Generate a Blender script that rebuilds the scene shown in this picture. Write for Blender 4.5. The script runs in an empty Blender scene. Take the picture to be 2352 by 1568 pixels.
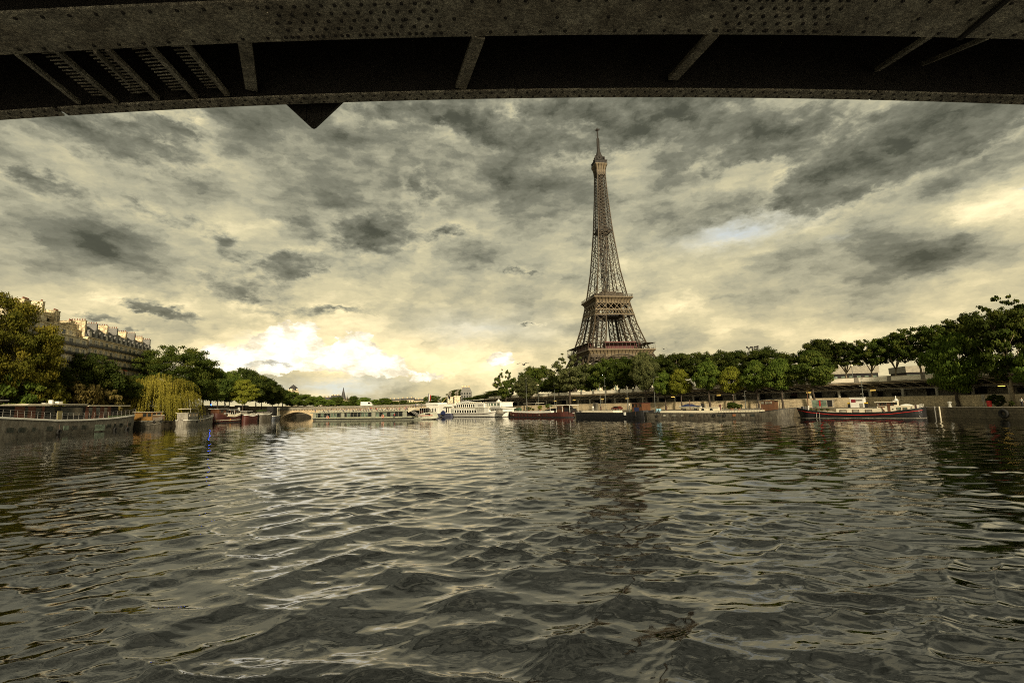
import bpy, math, random
import numpy as np
from mathutils import Vector, Matrix

S = bpy.context.scene
COL = S.collection
R = math.radians
rnd = random.Random(7)

# ------------------------------------------------------------------ camera
PITCH, ROLL, FOC, EYE = math.atan(144 / 1118.0), R(1.6), 1118.0, Vector((0, 0, 5.4))
cam_d = bpy.data.cameras.new("camera")
cam = bpy.data.objects.new("camera", cam_d)
COL.objects.link(cam)
CM = Matrix.Rotation(math.pi / 2 + PITCH, 4, 'X') @ Matrix.Rotation(-ROLL, 4, 'Z')
cam.matrix_world = Matrix.Translation(EYE) @ CM
cam_d.sensor_width = 36.0
cam_d.lens = 36.0 * FOC / 2352.0
cam_d.clip_start = 0.05
cam_d.clip_end = 20000
S.camera = cam

def ray(x, y):                      # the photograph is measured on a 2352 x 1568 grid
    return CM.to_3x3() @ Vector(((x - 1176) / FOC, -(y - 784) / FOC, -1))
def at(x, y, Y):                    # point at distance Y down the river
    d = ray(x, y)
    return EYE + d * (Y / d.y)
def on(x, y, z=0.0):                # point on a level surface
    d = ray(x, y)
    return EYE + d * ((z - EYE.z) / d.z)

# ------------------------------------------------------------------ light and exposure
S.view_settings.view_transform = 'Standard'
S.view_settings.look = 'None'
S.view_settings.exposure = 0.2
S.view_settings.gamma = 1.0
S.cycles.pixel_filter_type = 'BLACKMAN_HARRIS'
S.cycles.filter_width = 1.0
S.cycles.use_denoising = False          # keep the fine ripple and the dark grain of the photograph
SUN_EL, SUN_AZ = R(24), R(167)      # azimuth measured clockwise from +Y: behind the camera
sd = bpy.data.lights.new("sun", 'SUN')
sd.energy = 5.0
sd.angle = R(4)
sd.color = (1.0, 0.84, 0.58)
sun = bpy.data.objects.new("sun", sd)
COL.objects.link(sun)
sv = Vector((math.sin(SUN_AZ) * math.cos(SUN_EL), math.cos(SUN_AZ) * math.cos(SUN_EL), math.sin(SUN_EL)))
sun.rotation_euler = sv.to_track_quat('Z', 'Y').to_euler()
sun.location = sv * 300

# clouds: (azimuth, elevation, half width, half height, tilt, weight) in degrees on the sky
CLOUDS = [(-41.1,24.4,7.8,2.0,-3.4,0.42),(-36.1,26.5,3.3,2.2,-18.4,0.28),(-46.3,19.6,3.3,1.4,-8.4,0.3),(-38.1,18.6,5.8,1.8,-13.4,0.22),(-16.0,19.1,5.9,2.4,11.6,0.5),(-25.2,15.4,4.1,1.6,6.6,0.42),(-31.1,17.1,2.2,1.4,-28.4,0.28),(-29.3,12.3,6.8,2.0,-13.4,0.26),(-36.4,9.9,3.4,0.7,-8.4,0.5),(-40.7,8.7,2.1,0.5,-3.4,0.35),(-4.0,30.8,5.2,1.4,-18.4,0.5),(-11.0,24.8,2.1,2.1,1.6,0.38),(9.2,32.3,11.8,1.7,1.6,0.42),(-14.1,32.1,11.4,1.5,1.6,0.3),(46.2,21.3,4.5,2.0,11.6,0.42),(4.8,30.1,8.1,2.6,1.6,0.18),(17.9,30.2,16.5,2.5,6.6,0.5),(30.0,25.7,7.1,2.1,6.6,0.5),(40.4,22.2,11.0,2.9,15.6,0.7),(34.2,20.6,3.2,2.0,-28.4,0.35),(0.8,25.4,7.0,3.7,-8.4,0.14),(-23.6,19.2,4.1,1.4,-18.4,0.2),(-7.4,19.9,2.9,0.8,6.6,0.34),(-20.2,10.8,4.6,0.7,1.6,0.3),(2.6,9.5,1.8,0.3,1.6,0.35),(38.8,11.4,10.7,2.4,6.6,0.2),(19.2,14.8,11.8,1.9,1.6,0.08),(-43.3,12.6,5.4,3.4,-8.4,0.12),(-26.6,4.8,4.5,0.5,1.6,0.4),(-38.4,7.7,1.4,0.4,1.6,0.35),(1.5,15.5,4.7,0.6,1.6,0.22),(43.5,11.9,5.1,1.9,21.6,0.12),(45.6,18.7,3.3,1.4,11.6,0.2),(9.6,21.6,4.2,3.3,1.6,0.12),(-40.8,15.4,3.7,1.9,1.6,0.12),(-35.9,10.8,6.6,1.5,1.6,-0.28),(-23.3,7.6,10.5,2.8,1.6,-0.35),(-16.4,5.2,8.5,2.0,1.6,-0.3),(-29.9,6.5,5.5,1.8,1.6,-0.3),(-1.4,5.0,3.1,1.5,1.6,-0.2),(45.2,15.2,4.7,2.1,21.6,-0.3),(1.6,32.4,4.4,1.3,-18.4,-0.3),(8.0,30.8,3.2,1.9,1.6,-0.25),(-27.1,19.2,3.8,1.3,1.6,-0.2),(36.2,18.9,7.2,1.2,6.6,-0.18),(-35.5,27.9,2.7,0.8,1.6,-0.3),(-6.5,4.1,14.1,3.0,1.6,-0.2),(-11.5,8.2,14.8,3.0,1.6,-0.16),(26.1,16.4,10.4,1.8,1.6,-0.2),(24.4,22.3,5.4,2.6,1.6,-0.12),(19.4,10.5,4.2,1.0,1.6,-0.15),(-21.3,18.0,2.8,1.9,1.6,-0.1),(-46.7,24.6,1.9,1.0,1.6,0.1),(48.2,22.2,2.4,1.0,1.6,-0.1)]
CUMULUS = [(-23.3,8.5,1.7,2.1,1.6,1.2),(-18.0,6.9,2.8,2.4,1.6,1.2),(-25.8,6.6,4.6,2.5,1.6,1),(-21.9,5.2,8.4,2.1,1.6,1),(-14.9,4.7,4.3,1.6,1.6,1),(-1.4,5.2,2.5,1.2,1.6,1.3),(-31.7,6.0,2.2,1.6,1.6,1),(-10.0,3.3,3.0,1.1,1.6,0.9),(-25.9,8.2,1.7,1.3,1.6,0.7),(-29.0,4.9,3.5,1.3,1.6,0.8)]
BLUE = [(-20.0,2.6,9.0,1.2,1.6,1),(-2.9,9.1,11.9,2.6,-3.4,0.45),(26.2,17.6,8.2,1.7,1.6,1.4),(35.8,15.2,2.1,0.5,1.6,0.6),(47.9,16.6,0.5,0.3,1.6,1),(-29.1,7.8,2.4,0.6,1.6,0.3)]


class Nodes:
    def __init__(s, tree):
        s.t = tree
        tree.nodes.clear()
    def n(s, typ, ins=None, **kw):
        nd = s.t.nodes.new(typ)
        for k, v in kw.items():
            setattr(nd, k, v)
        for k, v in (ins or {}).items():
            if isinstance(v, bpy.types.NodeSocket):
                s.t.links.new(v, nd.inputs[k])
            else:
                nd.inputs[k].default_value = v
        return nd
    def m(s, op, a, b=0.0, c=0.0, clamp=False):
        nd = s.n('ShaderNodeMath', {0: a, 1: b, 2: c}, operation=op)
        nd.use_clamp = clamp
        return nd.outputs[0]
    def v(s, op, a, b=(0, 0, 0)):
        return s.n('ShaderNodeVectorMath', {0: a, 1: b}, operation=op).outputs[0]
    def noise(s, vec, scale, detail=4, rough=.55, dist=0.0, out=0):
        return s.n('ShaderNodeTexNoise', {'Vector': vec, 'Scale': scale, 'Detail': detail, 'Roughness': rough, 'Distortion': dist}).outputs[out]
    def ramp(s, f, stops, interp='LINEAR'):
        nd = s.n('ShaderNodeValToRGB', {'Fac': f})
        cr = nd.color_ramp
        cr.interpolation = interp
        while len(cr.elements) < len(stops):
            cr.elements.new(.5)
        for e, (p, c) in zip(cr.elements, stops):
            e.position = p
            e.color = tuple(c) + (1,) if len(c) == 3 else c
        return nd.outputs[0]
    def mix(s, f, a, b, blend='MIX'):
        nd = s.n('ShaderNodeMix', data_type='RGBA', blend_type=blend)
        for k, v in ((0, f), (6, a), (7, b)):
            if isinstance(v, bpy.types.NodeSocket):
                s.t.links.new(v, nd.inputs[k])
            else:
                nd.inputs[k].default_value = v if k == 0 else tuple(v) + (1,)
        return nd.outputs[2]

def build_world():
    w = bpy.data.worlds.new("World")
    S.world = w
    w.use_nodes = True
    N = Nodes(w.node_tree)
    g = N.n('ShaderNodeTexCoord').outputs['Generated']
    xyz = N.n('ShaderNodeSeparateXYZ', {0: g}).outputs
    az = N.m('MULTIPLY', N.m('ARCTAN2', xyz[0], xyz[1]), 180 / math.pi)
    el = N.m('MULTIPLY', N.m('ARCSINE', xyz[2]), 180 / math.pi)
    q = N.n('ShaderNodeCombineXYZ', {0: az, 1: el}).outputs[0]
    zz = N.m('ADD', N.m('MAXIMUM', xyz[2], 0.0), 0.16)
    cp = N.n('ShaderNodeCombineXYZ', {0: N.m('DIVIDE', xyz[0], zz), 1: N.m('DIVIDE', xyz[1], zz), 2: N.m('MULTIPLY', xyz[2], 2.0)}).outputs[0]
    # ragged cloud edges: wind the sky coordinates with two sizes of noise
    sq = N.v('MULTIPLY', q, (1.0, 1.9, 1.0))
    w1 = N.v('SUBTRACT', N.noise(sq, .16, 3, .6, out=1), (.5, .5, .5))
    w2 = N.v('SUBTRACT', N.noise(sq, .75, 6, .68, out=1), (.5, .5, .5))
    warp = N.v('ADD', N.v('MULTIPLY', w1, (7, 3.2, 0)), N.v('MULTIPLY', w2, (3.4, 1.9, 0)))
    qw = N.v('ADD', q, warp)
    qs = N.v('ADD', q, N.v('MULTIPLY', w2, (1.6, 1.3, 0)))
    def blobs(lst, vec, k):
        acc = None
        for a, e, ra, re_, rot, wt in lst:
            mp = N.n('ShaderNodeMapping', {0: vec, 1: (a, e, 0), 2: (0, 0, R(rot)), 3: (ra * k, re_ * k, 1)}, vector_type='TEXTURE').outputs[0]
            gr = N.n('ShaderNodeTexGradient', {0: mp}, gradient_type='QUADRATIC_SPHERE').outputs[1]
            acc = N.m('MULTIPLY', gr, wt) if acc is None else N.m('MULTIPLY_ADD', gr, wt, acc)
        return acc
    pos = blobs([c for c in CLOUDS if c[5] < 0 or c[5] <= .2], qw, 1.75)      # broad soft light and shade
    drk = blobs([c for c in CLOUDS if c[5] > .2], qw, 1.9)                    # separate dark clouds with edges
    w3 = N.v('MULTIPLY', w2, (3, 2.5, 0))
    f1 = N.noise(N.v('ADD', sq, w3), .060, 9, .60, .25)
    f2 = N.noise(N.v('ADD', N.v('ADD', sq, w3), (70, 30, 10)), .21, 8, .62, .3)
    f3 = N.noise(N.v('ADD', N.v('MULTIPLY', q, (1, 3.0, 1)), w3), .13, 8, .6, .2)
    f2u = N.noise(N.v('ADD', N.v('ADD', sq, w3), (70.6, 31.9, 10)), .21, 5, .6, .3)    # the same noise a little higher up: light from above gives the clouds body
    f4 = N.noise(N.v('ADD', sq, (11, 50, 3)), .62, 6, .62, .4)
    low = N.n('ShaderNodeMapRange', {0: el, 1: 2.0, 2: 32.0, 3: -.07, 4: .19}).outputs[0]
    d = N.m('ADD', N.m('MULTIPLY_ADD', pos, 1.0, .43), low)
    d = N.m('MULTIPLY_ADD', N.m('SUBTRACT', f1, .5), .92, d)
    d = N.m('MULTIPLY_ADD', N.m('SUBTRACT', f2, .5), .32, d)
    d = N.m('MULTIPLY_ADD', N.m('SUBTRACT', f3, .5), .55, d)
    d = N.m('MULTIPLY_ADD', N.m('SUBTRACT', f4, .5), .06, d)
    body_l = N.m('SUBTRACT', f2u, f2)
    d = N.m('MULTIPLY_ADD', body_l, .30, d)
    dk = N.m('ADD', N.m('MULTIPLY', drk, 2.1), N.m('MULTIPLY', N.m('SUBTRACT', f2, .5), 1.1))
    dk = N.m('MULTIPLY_ADD', N.m('SUBTRACT', f4, .5), .5, dk)
    edge = N.n('ShaderNodeMapRange', {0: dk, 1: .02, 2: .62, 3: 0.0, 4: 1.0}, interpolation_type='SMOOTHSTEP').outputs[0]
    rim = N.n('ShaderNodeMapRange', {0: dk, 1: -.15, 2: .18, 3: 0.0, 4: 1.0}, interpolation_type='SMOOTHSTEP').outputs[0]
    rim = N.m('MULTIPLY', N.m('MULTIPLY', rim, N.m('SUBTRACT', 1.0, edge)), N.n('ShaderNodeMapRange', {0: drk, 1: .02, 2: .12, 3: 0.0, 4: 1.0}).outputs[0])
    d = N.m('MULTIPLY_ADD', rim, -.13, d)
    body = N.m('ADD', .70, N.m('ADD', N.m('MULTIPLY_ADD', body_l, .55, N.m('MULTIPLY', N.m('SUBTRACT', f4, .5), .18)), N.m('MULTIPLY', N.m('SUBTRACT', dk, .5), .14)))
    d = N.m('ADD', N.m('MULTIPLY', d, N.m('SUBTRACT', 1.0, edge)), N.m('MULTIPLY', edge, N.m('ADD', N.m('MULTIPLY', body, .8), N.m('MULTIPLY', d, .2))))
    cloud = N.ramp(d, [(0, (1.2, 1.03, .67)), (.16, (.98, .84, .51)), (.33, (.63, .565, .35)), (.50, (.395, .376, .262)), (.62, (.205, .202, .148)), (.78, (.078, .080, .057)), (1, (.045, .046, .036))])
    # warm glow of the low evening light
    glow = N.m('MULTIPLY', N.n('ShaderNodeMapRange', {0: el, 1: 16.0, 2: 0.0, 3: 0.0, 4: .55}).outputs[0], 1.0)
    cloud = N.mix(glow, cloud, N.mix(1.0, cloud, (1.16, 1.03, .84), 'MULTIPLY'))
    # open sky between the clouds, then the sharp-edged bright cumulus
    hole = N.m('MULTIPLY', blobs(BLUE, qw, 1.5), N.n('ShaderNodeMapRange', {0: d, 1: .62, 2: .30, 3: 0.0, 4: 1.0}).outputs[0], clamp=True)
    cu = blobs(CUMULUS, qs, 1.6)
    bill = N.n('ShaderNodeTexVoronoi', {'Vector': N.v('ADD', sq, N.v('MULTIPLY', w2, (1.2, 1.2, 0))), 'Scale': .55, 'Detail': 3.0, 'Roughness': .55}).outputs[0]
    cm = N.m('SUBTRACT', cu, N.m('MULTIPLY', bill, .34))
    cmask = N.n('ShaderNodeMapRange', {0: cm, 1: .01, 2: .10, 3: 0.0, 4: 1.0}, interpolation_type='SMOOTHSTEP').outputs[0]
    cmask = N.m('MULTIPLY', cmask, N.n('ShaderNodeMapRange', {0: d, 1: .75, 2: .5, 3: .15, 4: .95}).outputs[0])
    fs = N.noise(N.v('ADD', sq, N.v('MULTIPLY', w2, (2, 2, 0))), .42, 7, .6, .3)
    sh = N.m('ADD', N.m('MULTIPLY', N.m('SUBTRACT', fs, .5), 2.0), N.m('MULTIPLY_ADD', cm, .55, .28))
    ccol = N.ramp(sh, [(0.0, (.62, .54, .39)), (.28, (.86, .76, .55)), (.52, (1.10, 1.02, .80)), (.85, (1.35, 1.30, 1.14))])
    sky = N.n('ShaderNodeTexSky', sky_type='NISHITA', sun_disc=False, sun_elevation=SUN_EL, sun_rotation=SUN_AZ)
    bg_sky = N.n('ShaderNodeBackground', {0: N.mix(.78, sky.outputs[0], (5.4, 5.7, 5.6)), 1: .12})
    bg_cl = N.n('ShaderNodeBackground', {0: N.mix(cmask, cloud, ccol), 1: 1.0})
    mx = N.n('ShaderNodeMixShader', {0: N.m('MULTIPLY', hole, N.m('SUBTRACT', .85, N.m('MULTIPLY', cmask, .85))), 1: bg_cl.outputs[0], 2: bg_sky.outputs[0]})
    N.n('ShaderNodeOutputWorld', {0: mx.outputs[0]})
build_world()

# ------------------------------------------------------------------ materials
MATS = {}
def mat(name, col, rough=.7, var=.25, scale=1.5, metal=0.0, bump=0.0, bscale=None, col2=None, emit=None, streak=None, randobj=0.0, grit=0):
    if name in MATS:
        return MATS[name]
    m = bpy.data.materials.new(name)
    m.use_nodes = True
    N = Nodes(m.node_tree)
    P = N.n('ShaderNodeTexCoord').outputs['Object']
    if streak:
        P = N.v('MULTIPLY', P, streak)
    f = N.noise(P, scale, 7, .62)
    c1 = tuple(min(1, c * (1 + var)) for c in col)
    c0 = tuple(c * (1 - var) for c in (col2 or col))
    c = N.ramp(f, [(.28, c0), (.5, tuple((a + b) / 2 for a, b in zip(c0, c1))), (.72, c1)])
    if grit:
        c = N.mix(1.0, c, N.ramp(N.noise(P, grit, 4, .75), [(.34, (.42, .40, .38)), (.5, (.95, .95, .95)), (.66, (1.5, 1.48, 1.42))]), 'MULTIPLY')
        c = N.mix(1.0, c, N.ramp(N.noise(P, 1.3, 5, .6), [(.3, (.62, .56, .50)), (.6, (1.1, 1.1, 1.06))]), 'MULTIPLY')
    if randobj:
        oi = N.n('ShaderNodeObjectInfo').outputs['Random']
        c = N.mix(1.0, c, N.ramp(oi, [(0, (1 - randobj,) * 3), (1, (1 + randobj,) * 3)]), 'MULTIPLY')
    b = N.n('ShaderNodeBsdfPrincipled', {'Base Color': c, 'Roughness': rough, 'Metallic': metal})
    if bump:
        h = N.noise(P, bscale or scale * 4, 5, .6)
        N.t.links.new(N.n('ShaderNodeBump', {'Strength': bump, 'Distance': .1, 'Height': h}).outputs[0], b.inputs['Normal'])
    if emit:
        b.inputs['Emission Color'].default_value = tuple(emit[:3]) + (1,)
        b.inputs['Emission Strength'].default_value = emit[3]
    N.n('ShaderNodeOutputMaterial', {0: b.outputs[0]})
    MATS[name] = m
    return m

def glass(name, col=(.02, .024, .022), rough=.06):
    if name in MATS:
        return MATS[name]
    m = bpy.data.materials.new(name)
    m.use_nodes = True
    N = Nodes(m.node_tree)
    f = N.noise(N.n('ShaderNodeTexCoord').outputs['Object'], .9, 3)
    c = N.ramp(f, [(.3, tuple(x * .4 for x in col)), (.7, tuple(x * 1.8 for x in col))])
    b = N.n('ShaderNodeBsdfPrincipled', {'Base Color': c, 'Roughness': rough, 'IOR': 1.5})
    N.n('ShaderNodeOutputMaterial', {0: b.outputs[0]})
    MATS[name] = m
    return m

def leafmat(name, a, b, warm):
    if name in MATS:
        return MATS[name]
    m = bpy.data.materials.new(name)
    m.use_nodes = True
    N = Nodes(m.node_tree)
    t = N.n('ShaderNodeAttribute', attribute_name='tint').outputs['Fac']
    c = N.ramp(t, [(0, a), (.62, b), (1, warm)])
    oi = N.n('ShaderNodeObjectInfo').outputs['Random']
    c = N.mix(1.0, c, N.ramp(oi, [(0, (.8, .78, .74)), (1, (1.2, 1.22, 1.2))]), 'MULTIPLY')
    d = N.n('ShaderNodeBsdfDiffuse', {0: c})
    tr = N.n('ShaderNodeBsdfTranslucent', {0: N.mix(1.0, c, (1.25, 1.3, .7), 'MULTIPLY')})
    mx = N.n('ShaderNodeMixShader', {0: .28, 1: d.outputs[0], 2: tr.outputs[0]})
    N.n('ShaderNodeOutputMaterial', {0: mx.outputs[0]})
    MATS[name] = m
    return m

def stonemat(name, c0, c1, course, mortar=.5, stain=.5):
    """coursed masonry with stains running down"""
    m = bpy.data.materials.new(name)
    m.use_nodes = True
    N = Nodes(m.node_tree)
    P = N.n('ShaderNodeTexCoord').outputs['Object']
    xyz = N.n('ShaderNodeSeparateXYZ', {0: P}).outputs
    run = N.m('ADD', xyz[0], N.m('MULTIPLY', xyz[1], 1.0))
    uv = N.n('ShaderNodeCombineXYZ', {0: run, 1: xyz[2]}).outputs[0]
    br = N.n('ShaderNodeTexBrick', {'Vector': uv, 'Color1': tuple(c0) + (1,), 'Color2': tuple(c1) + (1,), 'Mortar': tuple(x * mortar for x in c0) + (1,), 'Scale': 1.0, 'Mortar Size': .03, 'Brick Width': course * 2.2, 'Row Height': course}).outputs[0]
    f = N.noise(N.v('MULTIPLY', P, (.5, .5, .22)), .8, 8, .68)
    f2 = N.noise(P, 2.6, 6, .7)
    c = N.mix(1.0, br, N.ramp(f, [(.3, (1 - stain,) * 3), (.6, (1.1, 1.06, 1.0))]), 'MULTIPLY')
    c = N.mix(1.0, c, N.ramp(f2, [(.3, (.6, .57, .52)), (.62, (1.15, 1.12, 1.08))]), 'MULTIPLY')
    b = N.n('ShaderNodeBsdfPrincipled', {'Base Color': c, 'Roughness': .9})
    N.t.links.new(N.n('ShaderNodeBump', {'Strength': .5, 'Distance': .08, 'Height': f2}).outputs[0], b.inputs['Normal'])
    N.n('ShaderNodeOutputMaterial', {0: b.outputs[0]})
    MATS[name] = m
    return m

# ------------------------------------------------------------------ mesh building
class MB:
    def __init__(s):
        s.v, s.f, s.mi = [], [], []
    def add(s, vs, fs, m=0):
        o = len(s.v)
        s.v += [tuple(v) for v in vs]
        s.f += [tuple(i + o for i in f) for f in fs]
        s.mi += [m] * len(fs)
        return s
    def box(s, x0, x1, y0, y1, z0, z1, m=0):
        return s.add([(x0, y0, z0), (x1, y0, z0), (x1, y1, z0), (x0, y1, z0), (x0, y0, z1), (x1, y0, z1), (x1, y1, z1), (x0, y1, z1)],
                     [(3, 2, 1, 0), (4, 5, 6, 7), (0, 1, 5, 4), (1, 2, 6, 5), (2, 3, 7, 6), (3, 0, 4, 7)], m)
    def bar(s, p, q, w, h=None, m=0, up=(0, 0, 1)):
        h = w if h is None else h
        p, q = Vector(p), Vector(q)
        d = (q - p)
        if d.length < 1e-6:
            return s
        d.normalize()
        u = Vector(up)
        if abs(d.dot(u)) > .98:
            u = Vector((1, 0, 0))
        a = d.cross(u).normalized() * w / 2
        b = a.cross(d).normalized() * h / 2
        vs = [p - a - b, p + a - b, p + a + b, p - a + b, q - a - b, q + a - b, q + a + b, q - a + b]
        return s.add(vs, [(0, 1, 2, 3), (7, 6, 5, 4), (1, 0, 4, 5), (2, 1, 5, 6), (3, 2, 6, 7), (0, 3, 7, 4)], m)
    def path(s, pts, w, h=None, m=0):
        for a, b in zip(pts, pts[1:]):
            s.bar(a, b, w, h, m)
        return s
    def loft(s, rows, m=0, closed=True, cap=True):
        n = len(rows[0])
        vs = [p for r in rows for p in r]
        fs = []
        for i in range(len(rows) - 1):
            for j in range(n if closed else n - 1):
                k = (j + 1) % n
                fs.append((i * n + j, i * n + k, (i + 1) * n + k, (i + 1) * n + j))
        if cap and closed:
            fs.append(tuple(reversed(range(n))))
            fs.append(tuple((len(rows) - 1) * n + j for j in range(n)))
        return s.add(vs, fs, m)
    def tube(s, pts, rad, n=6, m=0):
        pts = [Vector(p) for p in pts]
        if not isinstance(rad, (list, tuple)):
            rad = [rad] * len(pts)
        rows = []
        for i, p in enumerate(pts):
            d = (pts[min(i + 1, len(pts) - 1)] - pts[max(i - 1, 0)]).normalized()
            u = Vector((1, 0, 0)) if abs(d.x) < .9 else Vector((0, 1, 0))
            a = d.cross(u).normalized()
            b = d.cross(a)
            rows.append([p + (a * math.cos(2 * math.pi * k / n) + b * math.sin(2 * math.pi * k / n)) * rad[i] for k in range(n)])
        return s.loft(rows, m)
    def lathe(s, c, prof, n=10, m=0):
        c = Vector(c)
        return s.loft([[c + Vector((r * math.cos(2 * math.pi * k / n), r * math.sin(2 * math.pi * k / n), z)) for k in range(n)] for r, z in prof], m)
    def prism(s, poly, a, b, m=0):
        """poly in (x, z), extruded from y=a to y=b"""
        n = len(poly)
        vs = [(x, a, z) for x, z in poly] + [(x, b, z) for x, z in poly]
        fs = [tuple(range(n)), tuple(reversed(range(n, 2 * n)))] + [(i, n + i, n + (i + 1) % n, (i + 1) % n) for i in range(n)]
        return s.add(vs, fs, m)
    def torus(s, c, R0, r, axis='y', n=16, k=6, m=0):
        rows = []
        for i in range(n):
            a = 2 * math.pi * i / n
            row = []
            for j in range(k):
                b = 2 * math.pi * j / k
                u, w, t = (R0 + r * math.cos(b)) * math.cos(a), (R0 + r * math.cos(b)) * math.sin(a), r * math.sin(b)
                row.append(Vector(c) + (Vector((u, t, w)) if axis == 'y' else Vector((t, u, w)) if axis == 'x' else Vector((u, w, t))))
            rows.append(row)
        rows.append(rows[0])
        return s.loft(rows, m, True, False)
    def mesh(s, name, mats, smooth=False):
        me = bpy.data.meshes.new(name)
        me.from_pydata(s.v, [], s.f)
        for m in (mats if isinstance(mats, (list, tuple)) else [mats]):
            me.materials.append(m)
        if any(s.mi):
            me.polygons.foreach_set('material_index', s.mi)
        if smooth:
            me.polygons.foreach_set('use_smooth', [True] * len(s.f))
        me.update()
        return me
    def build(s, name, mats, parent=None, smooth=False, loc=None):
        return link(name, s.mesh(name, mats, smooth), parent, loc)

def link(name, me, parent=None, loc=None):
    o = bpy.data.objects.new(name, me)
    COL.objects.link(o)
    if parent:
        o.parent = parent
    if loc is not None:
        o.location = loc
    return o
def tag(o, label, cat, group=None):
    o['label'] = label
    o['category'] = cat
    if group:
        o['group'] = group
    return o
def thing(name, label, cat, loc=(0, 0, 0), rz=0.0, group=None):
    o = bpy.data.objects.new(name, None)
    o.empty_display_size = .2
    COL.objects.link(o)
    o.location = loc
    o.rotation_euler = (0, 0, rz)
    return tag(o, label, cat, group)
def structure(o):
    o['kind'] = 'structure'
    return o
def dup(root, loc, rz=None, label=None, scale=None):
    r = root.copy()
    COL.objects.link(r)
    r.location = loc
    if rz is not None:
        r.rotation_euler = (0, 0, rz)
    if scale is not None:
        r.scale = scale if isinstance(scale, tuple) else (scale,) * 3
    if label:
        r['label'] = label
    for c in list(root.children):
        k = c.copy()
        COL.objects.link(k)
        k.parent = r
        for g in list(c.children):
            h = g.copy()
            COL.objects.link(h)
            h.parent = k
    return r
def text_mesh(txt, size, depth=.02):
    cu = bpy.data.curves.new("lettering", 'FONT')
    cu.body = txt
    cu.size = size
    cu.extrude = depth
    cu.align_x = 'CENTER'
    cu.align_y = 'CENTER'
    ob = bpy.data.objects.new("lettering", cu)
    COL.objects.link(ob)
    me = bpy.data.meshes.new_from_object(ob.evaluated_get(bpy.context.evaluated_depsgraph_get()))
    bpy.data.objects.remove(ob)
    return me

# shared materials
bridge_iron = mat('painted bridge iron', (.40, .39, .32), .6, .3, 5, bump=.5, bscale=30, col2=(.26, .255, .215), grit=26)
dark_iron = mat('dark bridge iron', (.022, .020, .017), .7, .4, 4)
WHITE = mat('white boat paint', (.74, .73, .66), .45, .10, .9, streak=(1, 1, .3))
CREAM = mat('cream boat paint', (.62, .57, .43), .5, .12, 1.2)
BLACK = mat('black hull paint', (.012, .012, .013), .45, .4, 1)
GREY = mat('grey hull paint', (.165, .155, .13), .6, .3, .8, streak=(1, 1, .35), bump=.1, grit=8)
DGREY = mat('dark grey hull paint', (.085, .078, .062), .55, .3, .8, streak=(1, 1, .35), grit=3)
PALE = mat('pale grey hull paint', (.22, .21, .18), .6, .35, .8, streak=(1, 1, .3), grit=8)
RUST = mat('red brown hull paint', (.060, .017, .012), .55, .4, .9, streak=(1, 1, .4))
WOOD = mat('varnished wood', (.105, .046, .022), .45, .35, 2, streak=(1, 1, .25))
RED = mat('red paint', (.42, .018, .014), .45, .2, 1)
BLUE_P = mat('dark blue paint', (.018, .028, .085), .45, .2, 1)
RUBBER = mat('black rubber', (.011, .011, .010), .85, .3, 3)
STEEL = mat('galvanised steel', (.30, .29, .26), .5, .25, 2)
ROOFG = mat('pale deck roof', (.66, .60, .46), .75, .25, 1.2)
GREEN_P = mat('leafy pot plant', (.06, .10, .022), .9, .5, 3)
DARKIN = mat('dark interior', (.010, .009, .008), .9, .3, 1)
GLASS = glass('dark window glass')
GLASS2 = glass('pale curtained glass', (.20, .19, .15), .2)
GLASS3 = glass('greenish window glass', (.12, .16, .12), .2)
ORANGE = mat('orange lifebuoy', (.50, .12, .05), .6, .2, 2)
# ------------------------------------------------------------------ water
def water_material():
    m = bpy.data.materials.new('river water')
    m.use_nodes = True
    N = Nodes(m.node_tree)
    P = N.n('ShaderNodeTexCoord').outputs['Object']
    a = N.noise(N.v('MULTIPLY', P, (.75, 1.25, 1)), 1.4, 5, .62, .3)
    b = N.noise(N.v('MULTIPLY', P, (.5, 1.0, 1)), .33, 4, .6, .2)
    c = N.noise(N.v('MULTIPLY', P, (.8, 1.2, 1)), 4.6, 3, .55, .4)
    gust = N.ramp(N.noise(P, .07, 3, .5), [(.40, (.25, .25, .25)), (.66, (1.0,) * 3)])
    h = N.m('ADD', N.m('MULTIPLY', a, .0055), N.m('MULTIPLY', b, .009))
    h = N.m('ADD', h, N.m('MULTIPLY', N.m('MULTIPLY', c, .0045), gust))
    bm = N.n('ShaderNodeBump', {'Strength': 1.0, 'Distance': 1.0, 'Height': h})
    p = N.n('ShaderNodeBsdfPrincipled', {'Base Color': (.0008, .0010, .0007, 1), 'Roughness': .025, 'IOR': 1.9, 'Normal': bm.outputs[0]})
    N.n('ShaderNodeOutputMaterial', {0: p.outputs[0]})
    return m
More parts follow.
